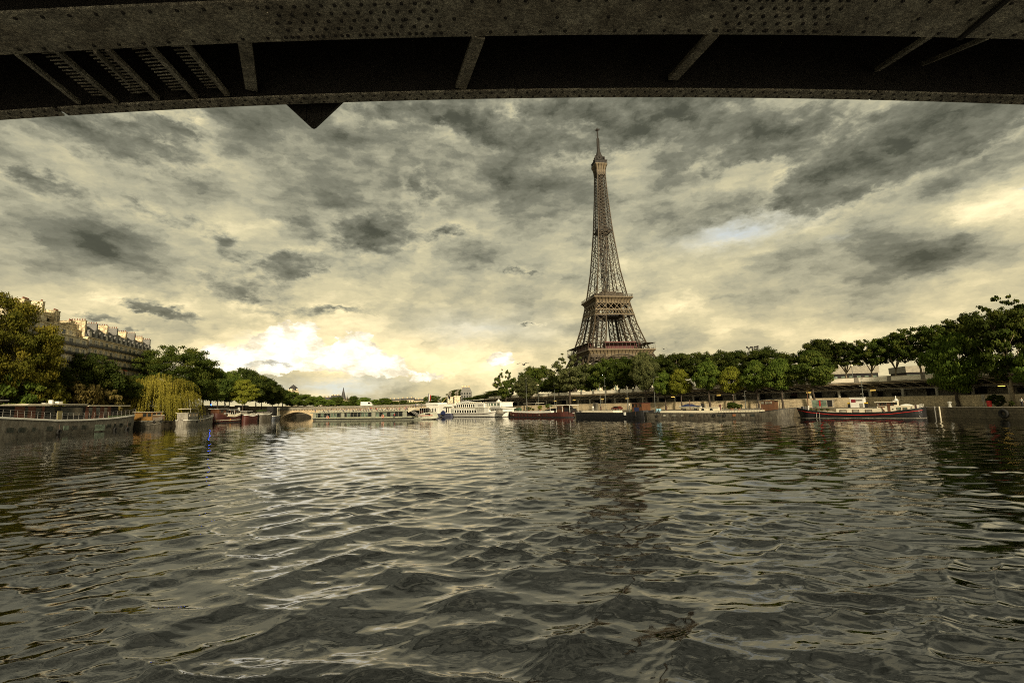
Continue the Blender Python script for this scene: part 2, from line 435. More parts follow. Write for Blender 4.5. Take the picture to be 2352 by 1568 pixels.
def build_water():
    th = np.concatenate([np.linspace(-180, -62, 90, endpoint=False), np.linspace(-62, 62, 1400, endpoint=False), np.linspace(62, 180, 90, endpoint=False)])
    th = np.radians(th)
    nr = 1150
    rr = 1.2 * (1500 / 1.2) ** (np.linspace(0, 1, nr))
    T, Rr = np.meshgrid(th, rr)
    X, Y = Rr * np.sin(T), Rr * np.cos(T)
    Z = np.zeros_like(X)
    rs = np.random.RandomState(5)
    step = Rr * np.maximum(np.radians(124 / 1400.), math.log(1500 / 1.2) / nr)
    gx, gy = X.copy(), Y.copy()
    # gusts and old wakes: rough and calmer patches of a few metres
    rough = np.zeros_like(X)
    for i in range(14):
        k, a = 2 * math.pi / rs.uniform(5, 40), R(90) + rs.normal(0, R(40))
        rough += np.sin(k * (X * math.cos(a) + Y * math.sin(a)) + rs.uniform(0, 6.28))
    rough = np.clip(.95 + .25 * rough, .5, 1.8)
    for i in range(170):
        lam = math.exp(rs.uniform(math.log(.20), math.log(4.0)))
        k = 2 * math.pi / lam
        # two crossing trains of wake waves and a wind chop
        base = [R(62), R(118), R(90)][i % 3]
        a = base + rs.normal(0, R(24))
        amp = .0019 * lam ** .84 * rs.uniform(.5, 1.5) * (1.5 if lam > 2 else 1.0)
        fade = np.clip((lam / step - 2.2) / 2.0, 0, 1)
        ph = k * (X * math.cos(a) + Y * math.sin(a)) + rs.uniform(0, 6.28)
        # patches: waves come in groups
        env = .55 + .45 * np.sin((X * math.cos(a + 1.2) + Y * math.sin(a + 1.2)) * k / rs.uniform(5, 9) + rs.uniform(0, 6.28))
        near = 1 + (3.6 if lam < 2.5 else 2.6) * np.exp(-Rr / 17.0)      # the boat's own wash
        A = amp * fade * env * near * (rough if lam < 1.8 else 1.0)
        Z += A * np.sin(ph)
        gx -= A * 2.0 * math.cos(a) * np.cos(ph) * -1
        gy -= A * 2.0 * math.sin(a) * np.cos(ph) * -1
    n, mth = X.shape
    V = np.stack([gx, gy, Z], -1).reshape(-1, 3)
    V = np.concatenate([V, [[0, 0, 0]]])
    i = np.arange(n - 1)[:, None] * mth
    j = np.arange(mth)[None, :]
    k = (j + 1) % mth
    F = np.stack([i + j, i + mth + j, i + mth + k, i + k], -1).reshape(-1, 4)
    c = len(V) - 1
    F = np.concatenate([F, np.stack([np.full(mth, c), j[0], k[0], k[0]], -1)[:0]])
    me = bpy.data.meshes.new('water')
    nt = mth
    me.vertices.add(len(V))
    me.vertices.foreach_set('co', V.ravel())
    nl = len(F) * 4 + nt * 3
    me.loops.add(nl)
    tri = np.stack([np.full(mth, c), j[0], k[0]], -1)
    me.loops.foreach_set('vertex_index', np.concatenate([F.ravel(), tri.ravel()]).astype(np.int32))
    me.polygons.add(len(F) + nt)
    me.polygons.foreach_set('loop_start', np.concatenate([np.arange(len(F)) * 4, len(F) * 4 + np.arange(nt) * 3]).astype(np.int32))
    me.polygons.foreach_set('use_smooth', np.ones(len(F) + nt, bool))
    me.update(calc_edges=True)
    me.validate()
    me.materials.append(water_material())
    # make every face look upwards
    o = structure(link('water', me))
    return o
build_water()

# ------------------------------------------------------------------ banks
def smooth_poly(p, step=4.0):
    p = [Vector((a, b, 0)) for a, b in p]
    out = []
    for i in range(len(p) - 1):
        p0, p1, p2, p3 = p[max(i - 1, 0)], p[i], p[i + 1], p[min(i + 2, len(p) - 1)]
        n = max(2, int((p2 - p1).length / step))
        for k in range(n):
            t = k / n
            out.append(.5 * ((2 * p1) + (p2 - p0) * t + (2 * p0 - 5 * p1 + 4 * p2 - p3) * t * t + (3 * p1 - p0 - 3 * p2 + p3) * t ** 3))
    out.append(p[-1])
    return out
def offset(poly, d):
    out = []
    for i, p in enumerate(poly):
        t = (poly[min(i + 1, len(poly) - 1)] - poly[max(i - 1, 0)]).normalized()
        out.append(p + Vector((t.y, -t.x, 0)) * d)
    return out
RQ = smooth_poly([(150, -160), (118, -40), (104, 30), (95, 84), (89, 112), (71, 133), (48, 158), (26, 189), (4, 219), (-23, 257), (-51, 330), (-85, 450), (-108, 620)])
LQ = smooth_poly([(-146, -160), (-147, 40), (-149, 130), (-153, 190), (-156, 250), (-159, 335), (-172, 450), (-205, 620)])
def along(poly, px, z):
    """where the vertical plane through a picture column meets a line on the bank"""
    best = None
    for a, b in zip(poly, poly[1:]):
        for k in range(8):
            p = a.lerp(b, k / 8)
            q = CM.to_3x3().transposed() @ (Vector((p.x, p.y, z)) - EYE)
            if q.z < 0:
                x = 1176 + FOC * q.x / -q.z
                if best is None or abs(x - px) < best[0]:
                    best = (abs(x - px), p, math.atan2((b - a).y, (b - a).x))
    return Vector((best[1].x, best[1].y, z)), best[2]

stone_r = stonemat('pale quay masonry', (.60, .525, .37), (.49, .43, .30), .42, .6, .32)
stone_d = stonemat('weathered river wall masonry', (.17, .15, .105), (.125, .11, .078), .5, .5, .5)
paving = mat('quay paving', (.20, .18, .14), .9, .3, .5, bump=.2)
asphalt = mat('asphalt', (.055, .053, .048), .9, .3, .4)
soil = mat('park ground', (.06, .065, .03), .95, .4, .2)

def wall_strip(mb, a, b, z0, z1, m=0):
    """solid between two offset lines"""
    rows = [[(p.x, p.y, z0), (p.x, p.y, z1), (q.x, q.y, z1), (q.x, q.y, z0)] for p, q in zip(a, b)]
    return mb.loft(rows, m)
def bank(Q, sgn, zq, zw, zs, dq, ds):
    low = offset(Q, sgn * dq)
    wall_strip(MB(), Q, offset(Q, sgn * .9), -2, zq).build('river_wall', stone_d)
    o = wall_strip(MB(), offset(Q, sgn * .9), offset(Q, sgn * (dq + .4)), -2, zq - .02).build('quayside', paving)
    structure(o)
    return low
r_low = bank(RQ, 1, 2.2, 4.6, 8.6, 9.0, 17)
l_low = bank(LQ, -1, 2.2, 8.0, 8.0, 9.0, 9)
for o in [x for x in bpy.data.objects if x.name.startswith('river_wall')]:
    right = o.name == 'river_wall'
    tag(o, 'low stained stone embankment wall rising from the water under the railway gallery' if right else 'low dark embankment wall in the water behind the moored left bank barges', 'embankment wall')
tag(wall_strip(MB(), r_low, offset(r_low, .8), 2.2, 4.6).build('quay_wall', stone_r), 'pale rough masonry retaining wall below the columns of the railway gallery', 'retaining wall')
tag(wall_strip(MB(), l_low, offset(l_low, -.8), 2.2, 8.7).build('quay_wall', stone_d), 'brown retaining wall behind the row of tree trunks on the tree lined left bank', 'retaining wall')
G_IN = offset(r_low, 9.0)          # back of the gallery
structure(wall_strip(MB(), offset(r_low, .8), G_IN, 1.0, 4.55).build('railway_bed', paving))
# street level sheets
mb = MB()
far = [(p.x, p.y) for p in offset(r_low, 10.2)]
rows = [[(x, y, 8.55), (x + 2500, y, 8.55)] for x, y in far]
mb.loft(rows, 0, False, False)
structure(mb.build('riverside_road', asphalt))
mb = MB()
rows = [[(p.x, p.y, 8.0), (p.x - 2500, p.y, 8.0)] for p in offset(l_low, -.8)]
mb.loft(rows, 0, False, False)
structure(mb.build('embankment_road', asphalt))
structure(MB().add([(-6000, 620, 7.2), (6000, 620, 7.2), (6000, 9000, 7.2), (-6000, 9000, 7.2)], [(0, 1, 2, 3)]).add([(-6000, 620, -3), (6000, 620, -3), (6000, 620, 7.2), (-6000, 620, 7.2)], [(0, 1, 2, 3)]).build('land', soil))
structure(MB().add([(-9000, -3000, -2.5), (9000, -3000, -2.5), (9000, 9000, -2.5), (-9000, 9000, -2.5)], [(0, 1, 2, 3)]).build('riverbed', soil))

# ------------------------------------------------------------------ iron bridge overhead
def overhead_bridge():
    zf = lambda x: 5.4 + 3.990 - .01324 * x - .00441 * x * x
    root = thing('iron_bridge', 'dark riveted iron arch bridge spanning overhead across the top of the picture', 'bridge', (0, 4, 9.4))
    off = Vector((0, 4, 9.4))
    def B(mb, name, mats, parent=root):
        mb.v = [tuple(Vector(v) - off) for v in mb.v]
        return mb.build(name, mats, parent)
    xs = np.linspace(-26, 26, 105)
    def flange(y0, y1, t, dz=0.0, gaps=()):
        mb = MB()
        X = sorted(set(list(xs) + [g for p in gaps for g in p]))
        for a, b in zip(X, X[1:]):
            if any(g0 < (a + b) / 2 < g1 for g0, g1 in gaps):
                continue
            mb.add([(a, y0, zf(a) + dz), (b, y0, zf(b) + dz), (b, y1, zf(b) + dz), (a, y1, zf(a) + dz), (a, y0, zf(a) + dz + t), (b, y0, zf(b) + dz + t), (b, y1, zf(b) + dz + t), (a, y1, zf(a) + dz + t)],
                   [(3, 2, 1, 0), (4, 5, 6, 7), (0, 1, 5, 4), (1, 2, 6, 5), (2, 3, 7, 6), (3, 0, 4, 7)])
        return mb
    def rivet(mb, x, y, r, z=None):
        z = zf(x) if z is None else z
        n = 8
        vs = [(x + rr * math.cos(2 * math.pi * k / n), y + rr * math.sin(2 * math.pi * k / n), z - h) for rr, h in ((r, -.004), (r * .95, r * .35), (r * .55, r * .72)) for k in range(n)] + [(x, y, z - r * .85)]
        fs = [(i * n + k, (i + 1) * n + k, (i + 1) * n + (k + 1) % n, i * n + (k + 1) % n) for i in range(2) for k in range(n)] + [(2 * n + k, 3 * n, 2 * n + (k + 1) % n) for k in range(n)]
        mb.add(vs, fs, 1)
    # near arch rib: wide flange seen from below, with splice plates
    near = flange(4.32, 4.85, .03)
    for i in range(170):
        x = -13 + i * .268
        rivet(near, x, 4.79, .020)
        if not -2.3 < x < -.6:
            rivet(near, x + .1, 4.385, .020)
        if -.9 < x < 3.2:
            rivet(near, x * 2 + .3, 4.60, .020)
    for x0, x1 in ((-2.35, -.72), (2.3, 3.4), (6.3, 8.5), (-9.5, -8.0)):
        k = 0
        while x0 + k * .134 < x1:
            for j in range(5):
                rivet(near, x0 + k * .134 + (.067 if j % 2 else 0), 4.39 + j * .1, .021)
            k += 1
    for x in (-2.42, -.62):                              # plate edges
        near.bar((x - .02, 4.33, zf(x) - .004), (x + .02, 4.84, zf(x) - .004), .012, .012)
    B(near, 'bottom_flange', [bridge_iron, dark_iron])
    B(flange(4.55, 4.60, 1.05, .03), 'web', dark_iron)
    # far arch rib
    mf = flange(5.79, 5.95, .025, 0, ((-5.80, -5.745), (4.765, 4.79)))
    for i in range(200):
        x = -14 + i * .152
        rivet(mf, x, 5.825, .016)
        rivet(mf, x + .076, 5.915, .016)
    B(mf, 'bottom_flange', [bridge_iron, dark_iron])
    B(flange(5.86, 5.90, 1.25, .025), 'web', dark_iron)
    # ribs carried on behind the camera, with the deck that shades them all
    for y in (1.6, -1.2, -4.0, -7.0, -9.0):
        B(flange(y, y + .5, .03), 'bottom_flange', bridge_iron)
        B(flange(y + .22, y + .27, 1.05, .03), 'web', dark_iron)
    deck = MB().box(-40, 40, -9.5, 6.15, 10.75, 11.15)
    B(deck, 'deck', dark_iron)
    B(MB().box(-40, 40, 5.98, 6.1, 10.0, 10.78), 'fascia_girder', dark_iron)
    # cross struts between the two ribs, and gratings on the left
    def strut(xa, ya, xb, yb, w):
        p, q = at(xa, ya, 4.86), at(xb, yb, 5.79)
        p.z += .02
        mb = MB().bar(p, q, w, .05)
        B(mb, 'cross_strut', bridge_iron)
        return p, q
    L = [strut(*a) for a in ((38, 126, 182, 236, .045), (130, 120, 268, 236, .05), (248, 118, 362, 226, .055), (342, 108, 450, 222, .06), (428, 106, 522, 217, .06),
                             (562, 98, 578, 204, .14), (1100, 86, 1058, 200, .14), (1640, 80, 1545, 180, .13), (2135, 87, 2015, 160, .06), (2268, 90, 2120, 147, .04))]
    strut(218, 122, 318, 212, .03)
    for (p0, q0), (p1, q1) in ((L[0], L[1]), (L[1], L[2]), (L[2], L[3]), (L[3], L[4])):
        mb = MB()
        for k in range(15):
            t = (k + .5) / 16
            a, b = p0.lerp(q0, t), p1.lerp(q1, t)
            a, b = a.lerp(b, .45), b.lerp(a, .06)
            mb.bar(a + Vector((0, 0, .05)), b + Vector((0, 0, .05)), .012, .012)
        B(mb, 'grating', bridge_iron)
    a, b = at(2309, 0, 4.32), at(2203, 88, 4.86)
    B(MB().bar(a - Vector((0, .06, .015)), b + Vector((0, 0, -.012)), .05, .03), 'dark_gap_bar', dark_iron)  # dark bar under the flange, standing in for the dark gap between plates
    B(MB().tube([at(1995, 12, 4.4), at(1970, 45, 4.6) - Vector((0, 0, .03)), at(1935, 82, 4.84)], .006, 5), 'wire', STEEL)
    # piers far to either side carry the arches
    for x in (-26, 26):
        B(MB().box(x - 2.5, x + 2.5, -9.5, 6.1, -3, 10.7), 'pier', stone_d)
    # navigation sign board hung edge-on outside the far rib, only its lower corner in view
    c = at(720, 295, 6.2)
    sgn = thing('navigation_sign', 'dark diamond shaped board hanging below the iron bridge with only its lower corner showing', 'sign', c)
    r = .40
    mb = MB().prism([(-.03, .012), (-.0, 0), (.03, .012), (r, r - .02), (0, 2 * r - .04), (-r, r - .02)], -.02, .02)
    mb.build('board', dark_iron, sgn)
    MB().bar((-.1, -.03, .1), (-.1, -.03, .75), .03).bar((.1, -.03, .1), (.1, -.03, .75), .03).bar((-.1, -.03, .72), (-.1, -.25, .72), .03).bar((.1, -.03, .72), (.1, -.25, .72), .03).build('bracket', dark_iron, sgn)
overhead_bridge()
# ------------------------------------------------------------------ lattice tower
tower_iron = mat('brown tower iron', (.055, .040, .022), .65, .25, .2)
tower_pale = mat('pale brown tower iron', (.150, .115, .066), .65, .25, .3)
tower_dark = mat('dark tower iron', (.018, .015, .012), .7, .3, .3)
tower_red = mat('dark red pavilion', (.10, .02, .02), .6, .2, .3)
def lattice_tower():
    base = at(1405, 918, 537)
    base.z = 1.0
    t = thing('lattice_tower', 'tall brown iron lattice tower tapering to an antenna above the right bank trees', 'tower', base, R(-11.5 + 22))
    zs = [0, 28, 57.6, 85, 115.7, 150, 195, 240, 276]
    ws = [62.5, 46, 32.4, 24.2, 18.0, 12.8, 8.6, 5.9, 4.5]
    W = lambda z: float(np.interp(z, zs, ws))
    lw = lambda z: float(np.interp(z, [0, 57.6, 115.7], [25, 15.5, 10.8]))
    rot = lambda p, k: [(p[0], p[1]), (-p[1], p[0]), (-p[0], -p[1]), (p[1], -p[0])][k]
    def X(mb, a0, b0, a1, b1, w, m=0):
        mb.bar(a0, b1, w, w, m)
        mb.bar(b0, a1, w, w, m)
    # four legs up to the second platform
    for k in range(4):
        mb = MB()
        lev = [0, 14, 28, 42, 52] + [57.6 + i * 9.7 for i in range(5)] + [108, 115.7]
        prev = None
        for z in lev:
            w, l = W(z), lw(z)
            c = [rot(p, k) + (z,) for p in ((w, w), (w - l, w), (w - l, w - l), (w, w - l))]
            if prev:
                cw = 1.5 if z < 60 else 1.15
                for i in range(4):
                    mb.bar(prev[i], c[i], cw, cw, 0)
                    j = (i + 1) % 4
                    X(mb, prev[i], prev[j], c[i], c[j], .40)
                    mb.bar(c[i], c[j], .5, .5)
                    ma = [(a + b) / 2 for a, b in zip(prev[i], c[i])]
                    mbb = [(a + b) / 2 for a, b in zip(prev[j], c[j])]
                    mid = [(a + b) / 2 for a, b in zip(ma, mbb)]
                    mb.box(mid[0] - .7, mid[0] + .7, mid[1] - .7, mid[1] + .7, mid[2] - .7, mid[2] + .7, 0)
                    mb.bar(ma, [(a + b) / 2 for a, b in zip(prev[i], prev[j])], .25)
                    mb.bar(mbb, [(a + b) / 2 for a, b in zip(c[i], c[j])], .25)
            prev = c
        # lift track and stair inside the leg
        p0, p1 = rot((W(0) - 12, W(0) - 12), k) + (0,), rot((W(112) - 5, W(112) - 5), k) + (112,)
        pm = rot((W(57) - 8, W(57) - 8), k) + (57,)
        mb.bar(p0, pm, 3.2, 1.2, 1).bar(pm, p1, 2.6, 1.0, 1)
        mb.build('leg', [tower_iron, tower_dark], t)
    # arches between the legs
    for k in range(4):
        mb = MB()
        for r0, w in ((37, 1.2), (41, 1.0)):
            pts = []
            for i in range(17):
                a = math.pi * i / 16
                x, z = r0 * math.cos(a), 10 + (r0 + 2) * math.sin(a)
                y = W(min(z, 57)) + .2
                pts.append(rot((x, y), k) + (z,))
            mb.path(pts, w, w)
        mb.build('arch', tower_iron, t)
    # platforms
    def cornice(h0, h1, z0, z1, name, n):
        mb = MB()
        prof = [(h0, z0), (h0 + (h1 - h0) * .15, z0 + (z1 - z0) * .5), (h0 + (h1 - h0) * .55, z0 + (z1 - z0) * .82), (h1, z1), (h1 + .1, z1), (h1 + .1, z1 + 1.2)]
        rows = [[(h, -h, z), (h, h, z), (-h, h, z), (-h, -h, z)] for h, z in prof]
        mb.loft(rows, 0)
        for k in range(4):
            for i in range(n + 1):
                x = -1 + 2 * i / n
                pts = [rot((x * h, -h - .35), k) + (z,) for h, z in prof[:4]]
                mb.path(pts, .5, .5, 1)
        mb.build(name, [tower_pale, tower_iron], t)
    def rail(h, z, hgt, name, n, roof=None):
        mb = MB()
        for k in range(4):
            for i in range(n):
                x = -h + 2 * h * i / n
                mb.bar(rot((x, -h), k) + (z,), rot((x, -h), k) + (z + hgt,), .35 if roof else .2, None, 0)
            for zz in ((z + 1.1, z + hgt)):
                mb.bar(rot((-h, -h), k) + (zz,), rot((h, -h), k) + (zz,), .3)
        if roof:
            for k in range(4):
                a = [rot(p, k) for p in ((-h - .6, -h - .6), (h + .6, -h - .6), (h - roof, -h + roof), (-h + roof, -h + roof))]
                mb.add([(x, y, z + hgt + (0 if i < 2 else .5) + dz) for dz in (0, .4) for i, (x, y) in enumerate(a)], [(3, 2, 1, 0), (4, 5, 6, 7), (0, 1, 5, 4), (1, 2, 6, 5), (2, 3, 7, 6), (3, 0, 4, 7)], 0)
        mb.build(name, tower_iron, t)
    cornice(34.0, 36.8, 50.5, 57.0, 'first_platform', 18)
    rail(36.6, 58.2, 6.2, 'gallery_screen', 16, 7)
    mb = MB()
    for k in range(4):
        p = [rot((x, y), k) for x in (-16, 18) for y in (-31, -24)]
        xs_, ys_ = [a for a, _ in p], [b for _, b in p]
        mb.box(min(xs_), max(xs_), min(ys_), max(ys_), 58.3, 66.5, 0)
    mb.build('pavilion', tower_red, t)
    mb = MB()
    for k in range(4):
        mb.bar(rot((-33, -33), k) + (47.5,), rot((33, -33), k) + (47.5,), .7).bar(rot((-34, -34.5), k) + (50.3,), rot((34, -34.5), k) + (50.3,), .7)
        for i in range(24):
            a, b = -33 + 66 * i / 24, -33 + 66 * (i + 1) / 24
            X(mb, rot((a, -33.5), k) + (47.5,), rot((b, -33.5), k) + (47.5,), rot((a, -34), k) + (50.3,), rot((b, -34), k) + (50.3,), .3)
    mb.build('first_belt', tower_iron, t)
    cornice(18.9, 22.0, 110.5, 116.0, 'second_platform', 11)
    rail(21.8, 117.2, 2.4, 'railing', 14)
    mb = MB()
    for a, b, c, d, e, f in ((-11, 6, -15, -8, 117.5, 124), (-4, 11, 8, 15, 117.5, 124), (8, 15, -12, 4, 117.5, 123.5), (-15, -9, -4, 11, 117.5, 123.5)):
        mb.box(a, b, c, d, e, f)
    mb.build('upper_pavilion', tower_iron, t)
    mb = MB()
    for z0, z1, n, w in ((103, 110.4, 6, .55), (97.4, 102.6, 14, .36)):
        for k in range(4):
            h0, h1 = W(z0) + .5, W(z1) + .5
            mb.bar(rot((-h0, -h0), k) + (z0,), rot((h0, -h0), k) + (z0,), .8)
            mb.bar(rot((-h1, -h1), k) + (z1,), rot((h1, -h1), k) + (z1,), .8)
            for i in range(n):
                a, b = -1 + 2 * i / n, -1 + 2 * (i + 1) / n
                X(mb, rot((a * h0, -h0), k) + (z0,), rot((b * h0, -h0), k) + (z0,), rot((a * h1, -h1), k) + (z1,), rot((b * h1, -h1), k) + (z1,), w)
    mb.build('second_belt', tower_pale, t)
    MB().box(-14, 14, -14, 14, 97, 98.2).build('belt_floor', tower_dark, t)
    # upper shaft: four corner posts and inner posts that close up, with crossed panels
    mb = MB()
    lev = [116.0]
    while lev[-1] < 266:
        lev.append(lev[-1] + max(4.0, 9.0 * W(lev[-1]) / 18.0))
    lev[-1] = 268
    for z0, z1 in zip(lev, lev[1:]):
        for k in range(4):
            g = []
            for z in (z0, z1):
                w = W(z)
                inner = max(0.0, w - 9.6)
                g.append([rot((x, -w), k) + (z,) for x in (-w, -inner, inner, w)])
            a, b = g
            mb.bar(a[0], b[0], 1.0 if z0 < 200 else .75)
            for i in (1, 2):
                mb.bar(a[i], b[i], .55)
            X(mb, a[0], a[1], b[0], b[1], .36)
            X(mb, a[2], a[3], b[2], b[3], .36)
            mb.bar(b[0], b[3], .32)
            mid0, mid1 = [(p + q) / 2 for p, q in zip(a[0], b[0])], [(p + q) / 2 for p, q in zip(a[1], b[1])]
            mb.bar(mid0, mid1, .2)
            if a[2][0] != a[1][0] and W(z0) - 9.6 > 2.0:
                X(mb, a[1], a[2], b[1], b[2], .3)
    mb.build('upper_shaft', tower_iron, t)
    mb = MB()                                            # lift shaft and stairs in the core
    z = 117.0
    while z < 266:
        for x, y in ((-3.4, -2.2), (3.4, -2.2), (3.4, 2.2), (-3.4, 2.2), (0, -2.2), (0, 2.2)):
            f = min(1, W(z) / 9)
            mb.bar((x * f, y * f, z), (x * f, y * f, z + 5), .85)
        if int(z / 5) % 3 == 1:
            mb.box(-3.0 * f, -.9, -1.6 * f, 1.6 * f, z + .5, z + 3.0)
        elif int(z / 5) % 3 == 2:
            mb.box(.8, 3.0 * f, -1.6 * f, 1.6 * f, z + 1.5, z + 3.4)
        mb.bar((-3.4 * f, -2.2 * f, z), (3.4 * f, -2.2 * f, z + 5), .5).bar((-3.4 * f, 2.2 * f, z + 5), (3.4 * f, 2.2 * f, z), .5)
        z += 5
    mb.build('lift_shaft', tower_dark, t)
    MB().box(-8, 8, -8, 8, 195, 197.5).box(-6, 6, -6, 6, 197.5, 201).build('intermediate_platform', tower_dark, t)
    # top gallery
    cornice(4.8, 7.0, 264, 276, 'top_platform', 4)
    mb = MB().box(-6.8, 6.8, -6.8, 6.8, 277.1, 280.4)
    for k in range(4):
        for i in range(9):
            x = -7.1 + 14.2 * i / 8
            mb.bar(rot((x, -7.2), k) + (277,), rot((x, -7.2), k) + (280.8,), .25)
    mb.box(-7.4, 7.4, -7.4, 7.4, 280.4, 281.1)
    rr = random.Random(3)
    for i in range(46):
        a = rr.uniform(0, 6.28)
        q = rr.uniform(4.2, 7.0)
        z = 281.4 + rr.uniform(0, 3.4) + (7 - q) * 1.3
        mb.box(q * math.cos(a) - .45, q * math.cos(a) + .45, q * math.sin(a) - .45, q * math.sin(a) + .45, z - 1.2, z + rr.uniform(.5, 2.2))
    mb.lathe((0, 0, 0), [(5.6, 281), (5.2, 285), (4.2, 288), (3.0, 291), (2.1, 294), (1.7, 296)], 12)
    mb.build('top_cabin', tower_dark, t)
    mb = MB().lathe((0, 0, 0), [(2.0, 295), (1.7, 298), (1.5, 310), (1.6, 310.5), (.7, 311), (.55, 322)], 8)
    for z in np.arange(298, 310, 1.1):
        mb.bar((-2.1, 0, z), (2.1, 0, z), .3).bar((0, -2.1, z), (0, 2.1, z), .3)
    for z in np.arange(312, 321, 1.0):
        mb.bar((-1.1, 0, z), (1.1, 0, z), .22).bar((0, -1.1, z), (0, 1.1, z), .22)
    for a in range(4):
        c, s = math.cos(a * .785), math.sin(a * .785)
        mb.bar((-3.2 * c, -3.2 * s, 321.5), (3.2 * c, 3.2 * s, 321.5), .5)
    mb.bar((0, 0, 321), (0, 0, 325), .5).box(-1.2, 1.2, -1.2, 1.2, 320.8, 322.4)
    mb.build('antenna', tower_dark, t)
lattice_tower()
# ------------------------------------------------------------------ trees
LEAF = {
    'olive': leafmat('olive leaves', (0.043, 0.053, 0.011), (0.109, 0.102, 0.017), (0.194, 0.155, 0.025)),
    'dark': leafmat('dark green leaves', (0.022, 0.034, 0.009), (0.050, 0.065, 0.016), (0.093, 0.099, 0.022)),
    'mid': leafmat('mid green leaves', (0.034, 0.056, 0.014), (0.074, 0.102, 0.022), (0.132, 0.143, 0.031)),
    'fresh': leafmat('fresh green leaves', (0.053, 0.087, 0.019), (0.105, 0.152, 0.028), (0.171, 0.202, 0.040)),
    'lime': leafmat('yellow green leaves', (0.093, 0.112, 0.019), (0.178, 0.194, 0.028), (0.264, 0.256, 0.040)),
    'greygreen': leafmat('grey green leaves', (0.056, 0.068, 0.028), (0.102, 0.115, 0.046), (0.155, 0.161, 0.065)),
    'brown': leafmat('brownish leaves', (0.062, 0.053, 0.019), (0.124, 0.099, 0.034), (0.194, 0.147, 0.056)),
    'willow': leafmat('willow leaves', (0.109, 0.102, 0.019), (0.209, 0.183, 0.031), (0.310, 0.256, 0.050)),
}
BARK = mat('dark bark', (.050, .038, .026), .9, .4, 3, streak=(1, 1, .3))
BARKP = mat('pale mottled bark', (.26, .215, .14), .9, .45, 2.5)
_crowns = {}
def leaf_mesh(name, pts, nrm, size, tint, rs):
    n = len(pts)
    a = np.cross(nrm, rs.normal(size=(n, 3)))
    a /= np.linalg.norm(a, axis=1)[:, None] + 1e-9
    b = np.cross(nrm, a)
    L = (size * rs.uniform(.6, 1.35, n))[:, None]
    Wd = L * rs.uniform(.5, .85, n)[:, None]
    V = np.stack([pts - a * L * .5, pts + b * Wd * .5 + a * L * .05, pts + a * L * .5, pts - b * Wd * .5 + a * L * .05], 1).reshape(-1, 3)
    me = bpy.data.meshes.new(name)
    me.vertices.add(4 * n)
    me.vertices.foreach_set('co', V.ravel())
    me.loops.add(4 * n)
    me.loops.foreach_set('vertex_index', np.arange(4 * n, dtype=np.int32))
    me.polygons.add(n)
    me.polygons.foreach_set('loop_start', np.arange(0, 4 * n, 4, dtype=np.int32))
    at_ = me.attributes.new('tint', 'FLOAT', 'POINT')
    at_.data.foreach_set('value', np.repeat(tint, 4).astype(np.float32))
    me.update(calc_edges=True)
    return me
def crown(shape, var, colour, parent, loc=None):
    base = (shape, var)
    if base not in _crowns:
        rs = np.random.RandomState(hash(shape) % 1000 * 0 + sum(map(ord, shape)) * 7 + var * 131)
        n_cl, n_lf, lf = {'dome': (150, 24000, .054), 'big': (260, 60000, .030), 'oval': (140, 24000, .055), 'cone': (130, 20000, .062), 'sparse': (90, 9000, .062), 'shrub': (60, 9000, .08), 'open': (120, 13000, .062)}[shape]
        P, Nn, T = [], [], []
        cl = []
        while len(cl) < n_cl:
            d = rs.normal(size=3)
            d /= np.linalg.norm(d)
            r = rs.uniform(.2, 1) ** .45
            c = d * r
            z = c[2]
            if shape in ('dome', 'big', 'open'):
                k = 1.0 if z > -.3 else 1.06
                if z < -.9:
                    continue
            elif shape in ('oval', 'sparse'):
                k = .95 - .25 * abs(z) ** 2
            elif shape == 'cone':
                k = 1.0 - .5 * max(0, z + .3)
            else:
                k = 1
            c = np.array([c[0] * k, c[1] * k, z])
            cr = rs.uniform(.11, .23) if shape not in ('big',) else rs.uniform(.07, .16)
            if shape in ('sparse', 'open'):
                cr *= .75
            if shape == 'sparse' and z > .35:
                cr *= .6
            cl.append((c * (1 - cr * .7), cr, rs.uniform(0, 1)))
        wts = np.array([c[1] ** 2 for c in cl])
        wts /= wts.sum()
        for (c, cr, tn), w in zip(cl, wts):
            n = max(8, int(n_lf * w))
            d = rs.normal(size=(n, 3))
            d /= np.linalg.norm(d, axis=1)[:, None]
            rad = cr * rs.uniform(.35, 1.12, n)[:, None]
            p = c + d * rad * np.array([1.12, 1.12, .82])
            P.append(p)
            nn = d + rs.normal(size=(n, 3)) * .55 + np.array([0, 0, .25])
            Nn.append(nn / np.linalg.norm(nn, axis=1)[:, None])
            T.append(np.clip(tn * .62 + rs.uniform(0, .40, n), 0, 1))
        P, Nn, T = np.concatenate(P), np.concatenate(Nn), np.concatenate(T)
        P[:, 2] = (P[:, 2] - P[:, 2].min()) / (np.percentile(P[:, 2], 99.9) - P[:, 2].min())
        P[:, :2] /= np.percentile(np.hypot(P[:, 0], P[:, 1]), 98.5)
        me = leaf_mesh('crown', P, Nn, lf, T, rs)
        me.materials.append(LEAF[colour])
        _crowns[base] = me
    o = link('crown', _crowns[base], parent, loc)
    o.material_slots[0].link = 'OBJECT'       # crowns share their leaves, each kind has its own leaf material
    o.material_slots[0].material = LEAF[colour]
    return o
